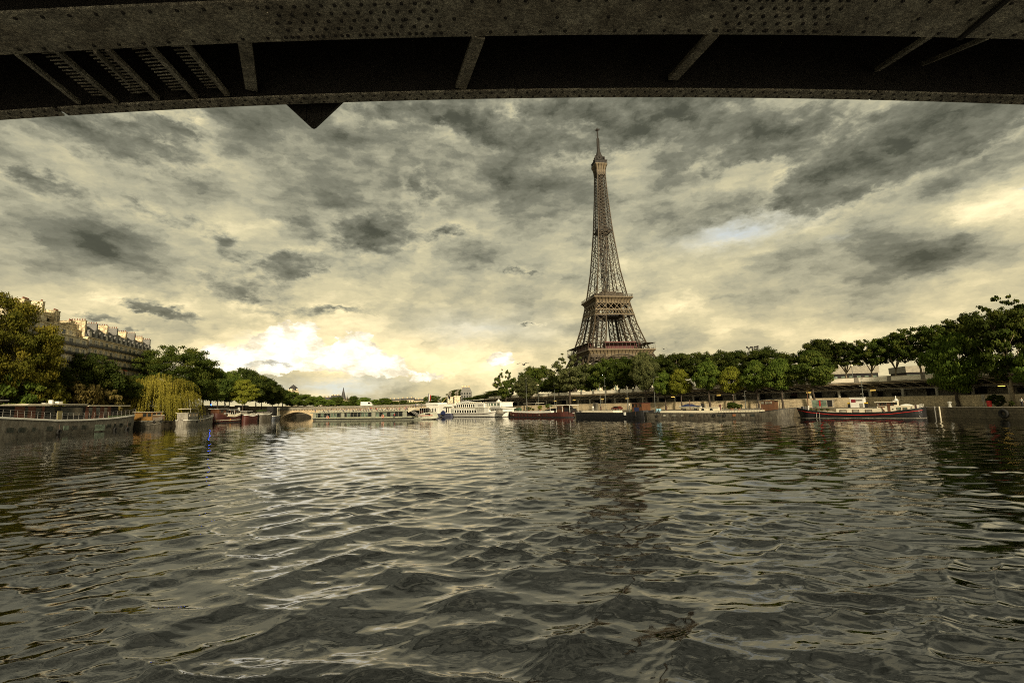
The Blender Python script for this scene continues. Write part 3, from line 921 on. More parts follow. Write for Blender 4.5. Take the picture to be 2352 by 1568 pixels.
def trunk_mesh(h, crown_r, z0, rt, fork, rs, lean=0.0):
    mb = MB()
    top = Vector((lean * z0, 0, z0 * fork))
    n = 5
    pts = [Vector((0, 0, -.3)), Vector((0, 0, 0.1))] + [top * (i / n) + Vector((rs.uniform(-.12, .12), rs.uniform(-.12, .12), 0)) for i in range(1, n + 1)]
    mb.tube(pts, [rt * 1.5, rt * 1.25] + [rt * (1.05 - .35 * i / n) for i in range(1, n + 1)], 8)
    k = rs.randint(4, 7)
    for i in range(k):
        a = 6.28 * i / k + rs.uniform(-.4, .4)
        q = crown_r * rs.uniform(.35, .75)
        e = Vector((top.x + q * math.cos(a), q * math.sin(a), z0 + (h - z0) * rs.uniform(.35, .8)))
        m1 = pts[-1].lerp(e, .4) + Vector((math.cos(a), math.sin(a), .4)) * .25
        mb.tube([pts[-1] - Vector((0, 0, .15)), m1, e], [rt * .55, rt * .36, rt * .10], 6)
        for s in range(2):
            e2 = m1.lerp(e, .5) + Vector((rs.uniform(-1, 1), rs.uniform(-1, 1), rs.uniform(.4, 1.3))) * crown_r * .3
            mb.tube([m1.lerp(e, .3), e2], [rt * .22, rt * .06], 5)
    return mb
TREES_R = random.Random(21)
def tree(px, ytop, hw, Y, zb, shape, colour, label, group=None, cz=.30, bark=None, rt=None, name='plane_tree', fork=.95, var=None, depth=1.0):
    if isinstance(Y, tuple):            # ('L' or 'R', metres back from the quay edge)
        Y = along(offset(LQ, -Y[1]) if Y[0] == 'L' else offset(RQ, Y[1]), px, zb)[0].y
    p = at(px, ytop, Y)
    h = p.z - zb
    cr = hw * Y / FOC
    root = thing(name, label, 'shrub' if name in ('shrub', 'bush') else 'tree', (p.x, p.y, zb), TREES_R.uniform(0, 6.28) if shape != 'hedge' else 0, group)
    z0 = h * cz
    rt = rt or max(.12, h * .021)
    trunk_mesh(h, cr, z0, rt, fork, TREES_R).build('trunk', bark or BARK, root, True)
    var = TREES_R.randint(0, 4 if shape in ('dome', 'cone', 'oval') else 2) if var is None else var
    c = crown(shape, var, colour, root, (0, 0, z0 * .8))
    c.scale = (cr * 1.05, cr * 1.05 * depth, (h - z0 * .8) * 1.0)
    return root
def willow(px, ytop, hw, Y, zb, label):
    p = at(px, ytop, Y)
    h, cr = p.z - zb, hw * Y / FOC
    root = thing('willow_tree', label, 'tree', (p.x, p.y, zb), 0)
    rs = np.random.RandomState(4)
    P, Nn, T = [], [], []
    lobes = [(0, 0, 1.0, .55, .5)] + [(.50 * math.cos(a0), .50 * math.sin(a0), hh, rr_, tt) for a0, hh, rr_, tt in ((.3, .88, .46, .2), (1.4, .93, .42, .7), (2.5, .84, .48, .4), (3.4, .90, .44, .8), (4.3, .80, .48, .3), (5.3, .86, .46, .6))] + [(.80 * math.cos(a0), .80 * math.sin(a0), hh, .30, tt) for a0, hh, tt in ((.0, .62, .3), (1.0, .55, .6), (2.1, .60, .2), (3.1, .66, .7), (4.0, .58, .4), (4.7, .64, .8), (5.6, .54, .3))]
    for i in range(2000):
        lx, ly, lh, lr, lt = lobes[rs.randint(len(lobes))]
        a = rs.uniform(0, 6.28)
        q = rs.uniform(0, 1) ** .6
        x0, y0 = (lx + q * lr * math.cos(a)) * cr, (ly + q * lr * math.sin(a)) * cr
        r, a = math.hypot(x0, y0), math.atan2(y0, x0)
        zt = h * (lh - .22 * (1 - math.sqrt(max(0, 1 - (q * .97) ** 2))) * (1.2 if lr > .4 else .8)) * rs.uniform(.96, 1.0)
        L = h * rs.uniform(.10, .62) * (.5 + .5 * q)
        q = r / cr
        zend = max(.4, zt - L)
        m = int((zt - zend) / .24) + 2
        t = np.linspace(0, 1, m)
        out = 1 + .10 * t * q
        x = r * math.cos(a) * out + rs.normal(0, .10, m)
        y = r * math.sin(a) * out + rs.normal(0, .10, m)
        z = zt + (zend - zt) * t
        P.append(np.stack([x, y, z], 1))
        nn = np.stack([np.full(m, math.cos(a)), np.full(m, math.sin(a)), np.full(m, .35)], 1) + rs.normal(0, .5, (m, 3))
        Nn.append(nn / np.linalg.norm(nn, axis=1)[:, None])
        T.append(np.clip(lt * .5 + rs.uniform(0, .25) + rs.uniform(0, .3, m) + .25 * (1 - t) - .1, 0, 1))
    me = leaf_mesh('crown', np.concatenate(P), np.concatenate(Nn), .42, np.concatenate(T), rs)
    me.materials.append(LEAF['willow'])
    trunk_mesh(h, cr * .7, h * .4, .45, .9, TREES_R).build('trunk', BARK, root, True)
    link('crown', me, root)

QB, QS = 2.2, 8.6
# left bank, from the picture's left edge towards the far bridge
tree(-8, 678, 118, ('L', 12), 8, 'big', 'olive', 'huge olive yellow tree filling the left edge above the long grey houseboat', cz=.10, var=0)
tree(76, 775, 52, ('L', 11), 8, 'big', 'olive', 'smaller olive tree leaning out right under the huge olive tree', cz=.12, var=2)
tree(-120, 700, 120, ('L', 13), 8, 'big', 'olive', 'olive tree cut by the left edge of the picture beside the huge olive tree', cz=.16, var=1)
tree(28, 858, 62, ('L', 4.5), 2.2, 'shrub', 'fresh', 'rounded deep green bush right behind the raised wheelhouse of the grey houseboat', cz=.08, name='bush')
tree(98, 872, 48, ('L', 4.5), 2.2, 'shrub', 'olive', 'yellow olive bush behind the flat roof of the grey houseboat', cz=.08, name='bush')
tree(182, 876, 50, ('L', 4.5), 2.2, 'shrub', 'brown', 'brownish bush behind the middle of the grey houseboat roof', cz=.08, name='bush')
tree(238, 892, 36, ('L', 4.5), 2.2, 'shrub', 'brown', 'small brownish bush between the brown bush and the willow', cz=.08, name='bush')
tree(196, 814, 68, ('L', 12), 8, 'dome', 'dark', 'dark round tree in front of the long apartment facade', cz=.10)
tree(272, 862, 46, ('L', 11), 8, 'dome', 'dark', 'small dark tree below the red awning of the apartment building', cz=.10)
tree(128, 850, 46, ('L', 11), 8, 'dome', 'dark', 'dark tree squeezed between the huge olive tree and the round dark tree', cz=.10)
tree(402, 797, 86, ('L', 12), 8, 'big', 'mid', 'big domed green tree towering behind the yellow willow', cz=.14, var=2)
willow(370, 856, 82, along(offset(LQ, -5), 372, 2.2)[0].y, 2.2, 'yellow green weeping willow hanging over the small barges on the left bank')
tree(470, 843, 42, 262, 8, 'dome', 'mid', 'green tree standing just right of the willow above the pale barge', cz=.2)
for i, (px, yt, hw, Y, col, lab) in enumerate([
        (503, 848, 30, 262, 'mid', 'first slim tree of the quayside row, over the red brown boat'),
        (530, 852, 28, 278, 'fresh', 'second slim green tree of the quayside row, over the white awning'),
        (566, 846, 42, 288, 'dark', 'tallest and broadest dark tree of the left quayside row'),
        (560, 872, 30, 272, 'lime', 'yellowish lower tree in front of the tallest tree of the left quayside row'),
        (603, 864, 34, 305, 'dark', 'dark tree right after the tallest one in the left quayside row'),
        (628, 880, 26, 320, 'dark', 'smaller dark tree above the little boat with a white cabin'),
        (650, 895, 22, 345, 'mid', 'green tree at the left end of the stone bridge')]):
    tree(px, yt, hw, Y, 2.2 if i < 6 else 8, 'oval' if i != 2 else 'dome', col, lab, 'trees along the left quayside', cz=.42, rt=.3)
for px, yt, hw, Y in ((488, 846, 32, 300), (520, 855, 26, 315), (590, 868, 26, 330), (640, 892, 24, 372)):
    tree(px, yt, hw, Y, 8, 'dome', 'dark', 'dark tree standing back from the left quayside row, half hidden by it', 'trees behind the left quayside row', cz=.2)
# beyond the stone bridge
far = [(672, 900, 22, 400), (700, 905, 22, 430), (728, 909, 20, 470), (752, 917, 16, 500)]
for px, yt, hw, Y in far:
    tree(px, yt, hw, Y, 8, 'dome', 'fresh', 'bright green riverside tree beyond the left part of the stone bridge', 'trees beyond the left part of the stone bridge', cz=.08)
for px, yt, hw in ((775, 911, 16), (812, 909, 14), (838, 912, 17), (862, 917, 12), (884, 914, 17), (906, 921, 12), (926, 919, 14), (948, 923, 12), (795, 921, 14), (966, 922, 12), (825, 923, 14), (872, 924, 14), (900, 926, 14), (940, 927, 14)):
    tree(px, yt, hw, 560 + rnd.uniform(-20, 30), 7, 'dome', rnd.choice(['mid', 'dark', 'fresh']), 'small round tree on the far horizon behind the middle of the stone bridge', 'trees on the far horizon', cz=.08)
tree(992, 908, 19, 420, 7, 'open', 'mid', 'small airy tree behind the crane boom of the white and blue boat', cz=.15)
tree(1050, 894, 24, 430, 7, 'dome', 'dark', 'dark compact tree behind the statues at the end of the stone bridge', cz=.12)
tree(1024, 912, 14, 440, 7, 'dome', 'mid', 'low tree at the left foot of the dark compact tree by the statues', cz=.12)
# right bank: back row on the upper street
for px, yt, hw, Y, col, lab in [
        (1085, 912, 26, 330, 'mid', 'low green tree behind the white awning of the restaurant boat'),
        (1112, 906, 26, 300, 'dark', 'dark low tree behind the middle of the white restaurant boat'),
        (1138, 896, 28, 270, 'dark', 'dark tree behind the bridge house of the white restaurant boat'),
        (1232, 841, 42, 250, 'mid', 'domed green tree left of the tower with a bird above it'),
        (1282, 862, 34, 236, 'dark', 'dark tree behind the left end of the railway gallery'),
        (1345, 838, 40, 222, 'dark', 'dark green tree in front of the left tower foot'),
        (1392, 824, 42, 216, 'mid', 'green tree hiding the left half of the lowest tower platform'),
        (1440, 820, 42, 210, 'mid', 'dense green tree hiding the middle of the lowest tower platform'),
        (1512, 815, 38, 204, 'dark', 'dark tree right of the lowest tower platform')]:
    tree(px, yt, hw, ('R', 15), QS - .1, 'dome', col, lab, 'trees on the upper street of the right bank', cz=.12, bark=BARKP)
for px, yt, hw, Y, lab in [
        (1552, 812, 36, 196, 'dark street tree right behind the yellowest quay tree'),
        (1596, 810, 36, 190, 'dark street tree behind and left of the pointed green quay tree'),
        (1642, 806, 38, 184, 'dark street tree between the two tallest pointed quay trees'),
        (1690, 805, 38, 178, 'dark street tree at the left of the floodlight mast'),
        (1752, 798, 44, 172, 'dark street tree with a broken top at the right of the floodlight mast'),
        (1810, 812, 34, 166, 'low dark street tree before the gap in the treetops'),
        (1878, 780, 42, 158, 'dark street tree rising right after the gap in the treetops'),
        (1935, 786, 42, 152, 'airy plane tree with pale forked trunk left of the tall thin lamp post'),
        (1992, 780, 42, 146, 'airy plane tree with pale forked trunk right of the tall thin lamp post'),
        (2046, 766, 44, 140, 'airy plane tree with pale trunk above the black and red barge wheelhouse'),
        (2102, 752, 48, 134, 'dense plane tree left of the big green quay tree'),
        (2158, 746, 46, 128, 'dark plane tree behind the big green quay tree'),
        (2226, 718, 56, 122, 'dark plane tree between the big green quay tree and the tallest tree'),
        (2335, 705, 66, 114, 'dark plane tree behind the tallest tree at the right edge'),
        (2440, 690, 70, 108, 'plane tree just past the right edge of the picture')]:
    tree(px, yt, hw, ('R', 15), QS - .1, 'open' if px > 1900 else 'dome', 'dark' if px < 1950 or px > 2200 else 'mid', lab, 'plane trees on the upper street of the right bank', cz=.46 if px > 1860 else .30, bark=BARKP, fork=.55)
# right bank: front row on the low quay
for px, yt, hw, Y, shape, col, lab in [
        (1160, 848, 26, 226, 'sparse', 'mid', 'tree with a sparse see-through top beside the restaurant boat'),
        (1208, 862, 28, 216, 'oval', 'greygreen', 'grey green quay tree behind the bow of the red brown barge'),
        (1305, 812, 46, 196, 'sparse', 'greygreen', 'tall grey green quay tree with loose top left of the tower'),
        (1478, 808, 31, 168, 'oval', 'greygreen', 'tall narrow grey green quay tree covering the right corner of the tower platform'),
        (1524, 852, 24, 162, 'cone', 'fresh', 'small fresh green quay tree right of the tall narrow one'),
        (1560, 848, 26, 160, 'cone', 'lime', 'yellowest small quay tree, bright lime green'),
        (1622, 824, 31, 154, 'cone', 'fresh', 'pointed green quay tree above the boat with blue cover'),
        (1678, 842, 27, 150, 'cone', 'lime', 'yellowish pointed quay tree above the cream deck house of the grey barge'),
        (1733, 828, 33, 145, 'cone', 'fresh', 'broad green quay tree below the floodlight mast'),
        (1788, 824, 37, 140, 'cone', 'fresh', 'broad green quay tree above the awning of the grey barge'),
        (1858, 806, 46, 134, 'cone', 'mid', 'large rounded quay tree just left of the open railway gallery'),
        (2178, 768, 58, 102, 'oval', 'fresh', 'big green quay tree with low branches left of the tallest tree'),
        (2300, 735, 66, 97, 'open', 'mid', 'tallest quay tree with a thick pale trunk at the right'),
        (2395, 790, 56, 88, 'oval', 'fresh', 'bright green tree cut by the right edge of the picture')]:
    tree(px, yt, hw, ('R', 6.2), QB, shape, col, lab, 'trees on the low quay of the right bank', cz={1160: .35, 1208: .42, 1305: .42, 1478: .40, 2178: .22, 2300: .34, 2395: .2}.get(px, .45), name='quay_tree', bark=BARKP if px == 2300 else BARK)
tree(2290, 682, 66, ('R', 6.2), 12, 'sparse', 'dark', 'bare topped tree with thin leafy twigs rising above the tallest quay tree', cz=.1, name='quay_tree')
tree(2286, 905, 17, ('R', 5.6), QB, 'shrub', 'dark', 'dark ivy bush at the foot of the tallest quay tree', cz=.05, name='bush')
tree(2322, 920, 6, ('R', 5), QB, 'shrub', 'dark', 'tiny dark bush right of the thick pale trunk', cz=.05, name='bush')
# ------------------------------------------------------------------ boats
class Boat:
    """hull between two waterline points; local x runs from the picture-left end to the right end, local -y faces the river"""
    def __init__(s, name, label, cat, a, b, beam, sheer, left=('blunt', .10), right=('point', .2), hull_mat=None, group='moored boats', hull_name='hull', rake=.9, low=.86):
        a, b = Vector((a[0], a[1], 0)), Vector((b[0], b[1], 0))
        s.u = (b - a).normalized()
        s.n = Vector((-s.u.y, s.u.x, 0))
        s.L, s.B = (b - a).length, beam
        s.c = (a + b) / 2 + s.n * beam / 2
        s.a = a
        s.root = thing(name, label, cat, s.c, math.atan2(s.u.y, s.u.x), group)
        s.sh, s.left, s.right = sheer, left, right
        rows = []
        N = 44
        s.ts = [i / N for i in range(N + 1)]
        for t in s.ts:
            h, z = s.half(t), s.z(t)
            def px(f):
                x = t * s.L - s.L / 2
                if right[0] == 'point' and t > 1 - right[1]:
                    x -= rake * (1 - f) * ((t - 1 + right[1]) / right[1]) ** 2
                if left[0] == 'point' and t < left[1]:
                    x += rake * (1 - f) * ((left[1] - t) / left[1]) ** 2
                return x
            q = [(px(0), -h * .5, -.7), (px(.15), -h * low, -.2), (px(.45), -h * (low + .08), z * .4), (px(1), -h, z), (px(1), -h * .97, z), (px(1), -h * .97, z - .15), (px(1), h * .97, z - .15), (px(1), h * .97, z), (px(1), h, z), (px(.45), h * (low + .08), z * .4), (px(.15), h * low, -.2), (px(0), h * .5, -.7)]
            rows.append(q)
        s.hull = MB().loft(rows, 0).build(hull_name, hull_mat, s.root)
    def half(s, t):
        B = s.B / 2
        k = 1.0
        for e, q in ((s.left, t), (s.right, 1 - t)):
            if q < e[1]:
                r = q / e[1]
                k = min(k, (.06 + .94 * (1 - (1 - r) ** 2.0)) if e[0] == 'point' else (.35 + .65 * math.sqrt(1 - (1 - r) ** 2)) if e[0] == 'round' else (.72 + .28 * math.sqrt(1 - (1 - r) ** 2)))
        return B * k
    def z(s, t):
        return float(np.interp(t, [p[0] for p in s.sh], [p[1] for p in s.sh]))
    def p(s, px, py):
        """local x and height of a picture point taken on the near side of the hull"""
        d = ray(px, py)
        k = (s.a - EYE).dot(s.n) / d.dot(s.n)
        w = EYE + d * k
        return (w - s.a).dot(s.u) - s.L / 2, w.z
    def x(s, px, py=950):
        return s.p(px, py)[0]
    def side(s, x, z, out=.0, sgn=-1):
        t = min(1, max(0, (x + s.L / 2) / s.L))
        h = s.half(t)
        f = min(1, max(0, z / max(.1, s.z(t))))
        return Vector((x, sgn * (h * (.94 + .06 * f) + out), z))
    def strip(s, name, m, d0, d1, t0=0.0, t1=1.0, out=.04, parent=None):
        """band round the hull from sheer + d0 to sheer + d1"""
        mb = MB()
        ts = [t0 + (t1 - t0) * i / 36 for i in range(37)]
        for sg in (-1, 1):
            prev = None
            for t in ts:
                x, zz, h = t * s.L - s.L / 2, s.z(t), s.half(t)
                cur = (x, sg * (h + out / 2), zz + (d0 + d1) / 2)
                if prev:
                    mb.bar(prev, cur, out * 2.4, d1 - d0)
                prev = cur
        return mb.build(name, m, parent or s.root)
    def band(s, name, m, z0, z1, out=.03):
        mb = MB()
        for sg in (-1, 1):
            pts = [s.side(t * s.L - s.L / 2, (z0 + z1) / 2, out / 2, sg) for t in s.ts]
            for a, b in zip(pts, pts[1:]):
                mb.bar(a, b, out * 2 + .06, z1 - z0)
        return mb.build(name, m, s.root)
    def window(s, x, z, w, h, m=None, fm=None, name='window', y=None, parent=None):
        """framed window in the hull side, or in a cabin side at y"""
        mb = MB()
        a, b = (s.side(x - w / 2, z), s.side(x + w / 2, z)) if y is None else (Vector((x - w / 2, y, z)), Vector((x + w / 2, y, z)))
        o = Vector((0, -.02, 0))
        mb.bar(a + o, b + o, .06, h, 0)
        if fm:
            f = .07
            for dz in (-h / 2, h / 2):
                mb.bar(a + o + Vector((0, 0, dz)), b + o + Vector((0, 0, dz)), .12, f, 1)
            for q in (a, b):
                mb.bar(q + o + Vector((0, 0, -h / 2)), q + o + Vector((0, 0, h / 2)), .12, f, 1)
        return mb.build(name, [m or GLASS, fm or WHITE], parent or s.root)
    def house(s, name, m, x0, x1, z0, z1, wf=.72, roof=None, rm=None, over=.25, yoff=0.0, thick=.14, taper=0.0):
        w = s.B / 2 * wf
        mb = MB()
        mb.prism([(x0, z0), (x1, z0), (x1 - taper, z1), (x0 + taper, z1)], -w + yoff, w + yoff)
        o = mb.build(name, m, s.root)
        if roof:
            MB().box(x0 - over, x1 + over, -w - over + yoff, w + over + yoff, z1 + .004, z1 + thick).build(roof, rm or WHITE, s.root)
        return -w + yoff
    def rail(s, name, m, x0, x1, h, n, dz=0.0, r=.03, bars=2, inset=.12):
        mb = MB()
        for sg in (-1, 1):
            pts = []
            for i in range(n + 1):
                x = x0 + (x1 - x0) * i / n
                t = (x + s.L / 2) / s.L
                q = Vector((x, sg * (s.half(min(1, max(0, t))) - inset), s.z(t) + dz))
                pts.append(q)
                mb.bar(q, q + Vector((0, 0, h)), r * 1.6)
            for k in range(1, bars + 1):
                mb.path([q + Vector((0, 0, h * k / bars)) for q in pts], r * 1.5)
        return mb.build(name, m, s.root)
    def world(s, v):
        return s.root.matrix_basis @ Vector(v)
    def fender(s, x, z, r, label):
        w = s.side(x, z, .12)
        q = s.c + s.u * w.x + s.n * w.y
        t = thing('tyre_fender', label, 'tyre fender', (q.x, q.y, z), math.atan2(s.u.y, s.u.x), 'tyre fenders')
        MB().torus((0, 0, 0), r * .7, r * .32, 'y', 14, 6).build('tyre', RUBBER, t, True)
        MB().tube([(0, 0, r * .9), (0, .05, max(r * 1.6, s.z((x + s.L / 2) / s.L) - z))], .03, 5).build('rope', WOOD, t)
        return t

def z1(X, Y): return (X / 4.2 * .57422, (1560 + Y / 4.2) * .57422)
def z2(X, Y): return ((500 + X / 3.6185) * .57422, (1600 + Y / 3.6185) * .57422)
def z3(X, Y): return ((1780 + X / 8.4) * .57422, (1540 + Y / 8.4) * .57422)
def z4(X, Y): return ((1980 + X / 4.523) * .57422, (1580 + Y / 4.523) * .57422)
def z5(X, Y): return ((2450 + X / 3.136) * .57422, (1580 + Y / 3.136) * .57422)
def z6(X, Y): return ((3150 + X / 3.92) * .57422, (1570 + Y / 3.92) * .57422)
def z8(X, Y): return ((1500 + X / 6.918) * .57422, (1560 + Y / 6.918) * .57422)

# ---- long grey houseboat, left edge
b = Boat('houseboat', 'long grey houseboat with white sheer rail and flat roofed brown deckhouse at the left edge', 'houseboat', (-136.4, 119), (-143, 187), 9.5,
         [(0, 6.3), (.2, 5.4), (.45, 4.25), (.6, 4.05), (.8, 4.3), (1, 5.2)], ('round', .12), ('blunt', .10), GREY)
b.strip('sheer_rail', WHITE, -.10, .42, .0, 1, .08)
b.strip('rubbing_strake', BLACK, -.22, -.12, .0, 1, .05)
for X, Y, w, h, m, in ((182, 672, 130, 92, GLASS), (378, 665, 122, 92, GLASS), (580, 660, 60, 76, GLASS), (848, 646, 108, 82, GLASS), (1116, 632, 92, 76, GLASS3), (1260, 626, 86, 82, GLASS), (1418, 620, 80, 78, GLASS),
                       (1686, 628, 172, 112, GLASS3), (1838, 598, 62, 66, GLASS), (1938, 592, 30, 60, GLASS), (2040, 585, 56, 66, GLASS), (2192, 578, 54, 62, GLASS)):
    x0, z0 = b.p(*z1(X - w / 2, Y + h / 2))
    x1, z_1 = b.p(*z1(X + w / 2, Y - h / 2))
    b.window((x0 + x1) / 2, (z0 + z_1) / 2, x1 - x0, z_1 - z0, m)
X0, X1, X2, X3 = [b.x(*z1(X, 500)) for X in (150, 900, 1520, 2060)]
zt = 8.75
yb = b.house('deckhouse', DARKIN, X0, X3, 3.9, zt, .62)
rb = mat('rust brown cabin boards', (.13, .042, .020), .7, .5, 1.4, streak=(3, 1, .4))
for Xa, Xb in ((355, 520), (575, 700), (800, 850), (1530, 1575), (1640, 1700), (1770, 1830), (1890, 1950)):
    xa, xb = b.x(*z1(Xa, 400)), b.x(*z1(Xb, 400))
    MB().box(xa, xb, yb - .06, yb + .1, 4.0, zt - .02).build('wall_panel', rb, b.root)
for Xa, Xb, m in ((520, 575, GLASS), (700, 800, GLASS), (1575, 1640, GLASS), (1700, 1770, GLASS), (1830, 1890, GLASS), (860, 1020, GLASS), (1120, 1480, GLASS)):
    xa, xb = b.x(*z1(Xa, 400)), b.x(*z1(Xb, 400))
    b.window((xa + xb) / 2, 6.9, xb - xa - .05, 2.6, m, WOOD if Xa not in (860, 1120) else None, y=yb - .02)
MB().box(b.x(*z1(1040, 400)), b.x(*z1(1112, 400)), yb - .7, yb - .4, 4.2, 7.2).build('door', mat('faded yellow door', (.22, .19, .08), .8, .3), b.root)
for xa, xb, zz, ov in ((X0 - 2.0, X1 + .5, zt, .9), (b.x(*z1(540, 250)), X2 + .3, zt + .32, .7), (X2, X3 + 5.5, zt - .1, .95)):
    mb = MB().prism([(xa, zz + .03), (xb - 1.2, zz + .03), (xb, zz + .16), (xb - .6, zz + .3), (xa + .6, zz + .34), (xa, zz + .16)], yb - ov, -yb + ov)
    mb.build('roof', ROOFG, b.root)
for X, h, w in ((1045, .35, 1.4), (1133, 1.3, .5), (1258, .9, 1.6)):
    x = b.x(*z1(X, 230))
    MB().box(x - w / 2, x + w / 2, -.5, .6, zt + .6, zt + .62 + h).build('roof_vent', WHITE, b.root)
b.rail('guard_rail', STEEL, X0 - 4, b.L / 2 - .4, 2.1, 26, .3, .035, 3)
xw = b.x(*z1(120, 300))
yw = b.house('wheelhouse', DARKIN, -b.L / 2 + 3, xw, 5.0, 10.2, .6, 'wheelhouse_roof', WHITE, 1.2)
for k in range(3):
    x = xw - 1.2 - k * 2.3
    b.window(x, 8.0, 1.9, 2.0, GLASS, mat('ochre cabin frame', (.22, .12, .035), .6, .3), y=yw - .02)
MB().box(b.x(*z1(1900, 450)), b.x(*z1(2230, 450)), -3.4, -3.0, 4.6, 5.4).build('deck_box', GREEN_P, b.root)
for X, lab in ((1000, 'round black tyre fender in the middle of the long grey houseboat side'), (1946, 'black tyre fender under the last small windows of the long grey houseboat'), (2150, 'largest black fender near the right end of the long grey houseboat')):
    x, z = b.p(*z1(X, 700 if X < 1100 else 660))
    b.fender(x, z, .85 if X != 2150 else 1.0, lab)

# ---- barges of the left bank, from left to right
b = Boat('cargo_barge', 'worn grey barge with a yellow wooden wheelhouse between the long grey houseboat and the willow', 'barge', on(322, 984), on(428, 981) + Vector((-14, 8, 0)), 6.5,
         [(0, 3.0), (.3, 2.6), (.7, 2.9), (1, 3.9)], ('round', .1), ('point', .16), DGREY)
b.strip('sheer_rail', PALE, -.1, .16)
b.strip('rub_rail', PALE, -1.4, -1.2, .02, .98)
yc = b.house('wheelhouse', mat('yellow varnished cabin', (.24, .13, .035), .6, .35, 1.5), -b.L / 2 + .6, -b.L / 2 + 8, 3.0, 6.3, .75, 'roof', CREAM, .5)
for k in range(4):
    b.window(-b.L / 2 + 1.6 + k * 1.75, 5.2, 1.25, 1.4, GLASS, WOOD, y=yc - .02)
yc = b.house('hold_cover', ROOFG, -b.L / 2 + 8.6, b.L * .12, 3.0, 4.3, .7)
yc = b.house('cabin', mat('slatted brown cabin', (.12, .075, .035), .8, .4, 3, streak=(6, 1, .3)), -b.L / 2 + 9, -b.L * .02, 3.0, 4.9, .82, 'roof', CREAM, .2)
b.rail('guard_rail', STEEL, 0, b.L / 2 - .8, 1.2, 10)
MB().bar((b.L * .2, 0, 3), (b.L * .36, 0, 5.2), .25).bar((b.L * .3, 0, 3), (b.L * .3, 0, 4.6), .5).build('deck_winch', BLACK, b.root)
for t in (.52, .8):
    b.fender(b.L * (t - .5), 2.4, .5, 'black tyre fender on the side of the worn grey barge by the willow')

b = Boat('cargo_barge', 'pale grey barge with a row of square dark portholes right of the willow', 'barge', on(432, 978), on(498, 972), 6.0,
         [(0, 2.5), (.25, 2.3), (.6, 2.8), (1, 4.2)], ('round', .12), ('point', .18), PALE)
b.strip('sheer_rail', WHITE, -.1, .18)
for X in (1092, 1135, 1180, 1207, 1237, 1275, 1292, 1319):
    x, z = b.p(*z2(X, 310))
    b.window(x, 2.1, .95, .95, GLASS, name='porthole')
yc = b.house('deckhouse', PALE, -b.L / 2 + 2, -b.L * .12, 2.5, 5.6, .7, 'roof', CREAM, .5)
for k in range(3):
    b.window(-b.L / 2 + 4.5 + k * b.L * .1, 4.6, b.L * .06, 1.2, GLASS, WHITE, y=yc - .02)
b.house('hold_cover', DGREY, -b.L * .08, b.L * .3, 2.6, 4.3, .7)
b.rail('guard_rail', STEEL, -b.L * .1, b.L / 2 - .8, 1.2, 12)
b.house('awning', CREAM, -b.L * .40, -b.L * .16, 7.3, 7.5, .85)
MB().bar((-b.L * .40, -2.4, 5.4), (-b.L * .40, -2.4, 7.35), .12).bar((-b.L * .16, -2.4, 5.4), (-b.L * .16, -2.4, 7.35), .12).build('awning_post', STEEL, b.root)
b.fender(-b.L * .23, 1.6, .6, 'black tyre fender below the square portholes of the pale grey barge')

b = Boat('passenger_boat', 'red brown wooden boat with white awnings and an ochre stern on the left bank', 'boat', on(501, 971.5), on(563, 968), 6.5,
         [(0, 5.2), (.25, 3.4), (.6, 2.9), (1, 4.6)], ('round', .25), ('point', .25), RUST)
b.strip('sheer_rail', CREAM, -.12, .2, .30, 1)
MB().add(*(lambda v: (v, [(0, 1, 2, 3)]))([b.side(-b.L / 2 + .3, .6, .09), b.side(-b.L / 2 + 9, .9, .07), b.side(-b.L / 2 + 9, 2.0, .07), b.side(-b.L / 2 + .3, 2.2, .09)])).build('stern_panel', mat('orange ochre paint', (.36, .14, .02), .6, .3), b.root)
b.band('boot_stripe', BLACK, 0, .4)
yc = b.house('cabin', WOOD, -b.L / 2 + 1.2, -b.L * .17, 3.2, 7.2, .74, 'awning', WHITE, .9)
for k in range(4):
    b.window(-b.L / 2 + 3.2 + k * 3.6, 6.0, 2.2, 1.4, GLASS, WOOD, y=yc - .02)
lt = text_mesh("RUY IDEAL", 1.0)
lt.materials.append(WHITE)
o = link('name_lettering', lt, b.root, (-b.L / 2 + 7, yc - .08, 4.7))
o.rotation_euler = (R(90), 0, 0)
b.house('awning', WHITE, -b.L * .02, b.L * .26, 6.6, 6.8, .85)
mb = MB()
for k in range(5):
    for sg in (-1, 1):
        mb.bar((-b.L * .02 + k * b.L * .07, sg * 2.4, 3), (-b.L * .02 + k * b.L * .07, sg * 2.4, 6.6), .12)
mb.build('awning_post', WHITE, b.root)
mb = MB()
for k in range(16):
    x = -b.L * .14 + k * b.L * .033
    mb.bar(b.side(x, b.z((x + b.L / 2) / b.L), -.1), b.side(x, b.z((x + b.L / 2) / b.L), -.1) + Vector((0, 0, 1.2)), .45, .2)
mb.build('balustrade', CREAM, b.root)
b.band('water_stripe', CREAM, 1.2, 1.45)
mb = MB().lathe((b.L * .42, 0, 0), [(.12, 4), (.12, 6.4)], 6)
rows = MB().lathe((0, 0, 0), [(.01, 0), (.7, .12), (1.0, .35)], 14)
rows.v = [(b.L * .42 + v[0], -v[2] * 1.0, 6.9 + v[1]) for v in rows.v]
mb.add(rows.v, rows.f)
mb.build('satellite_dish', WHITE, b.root)

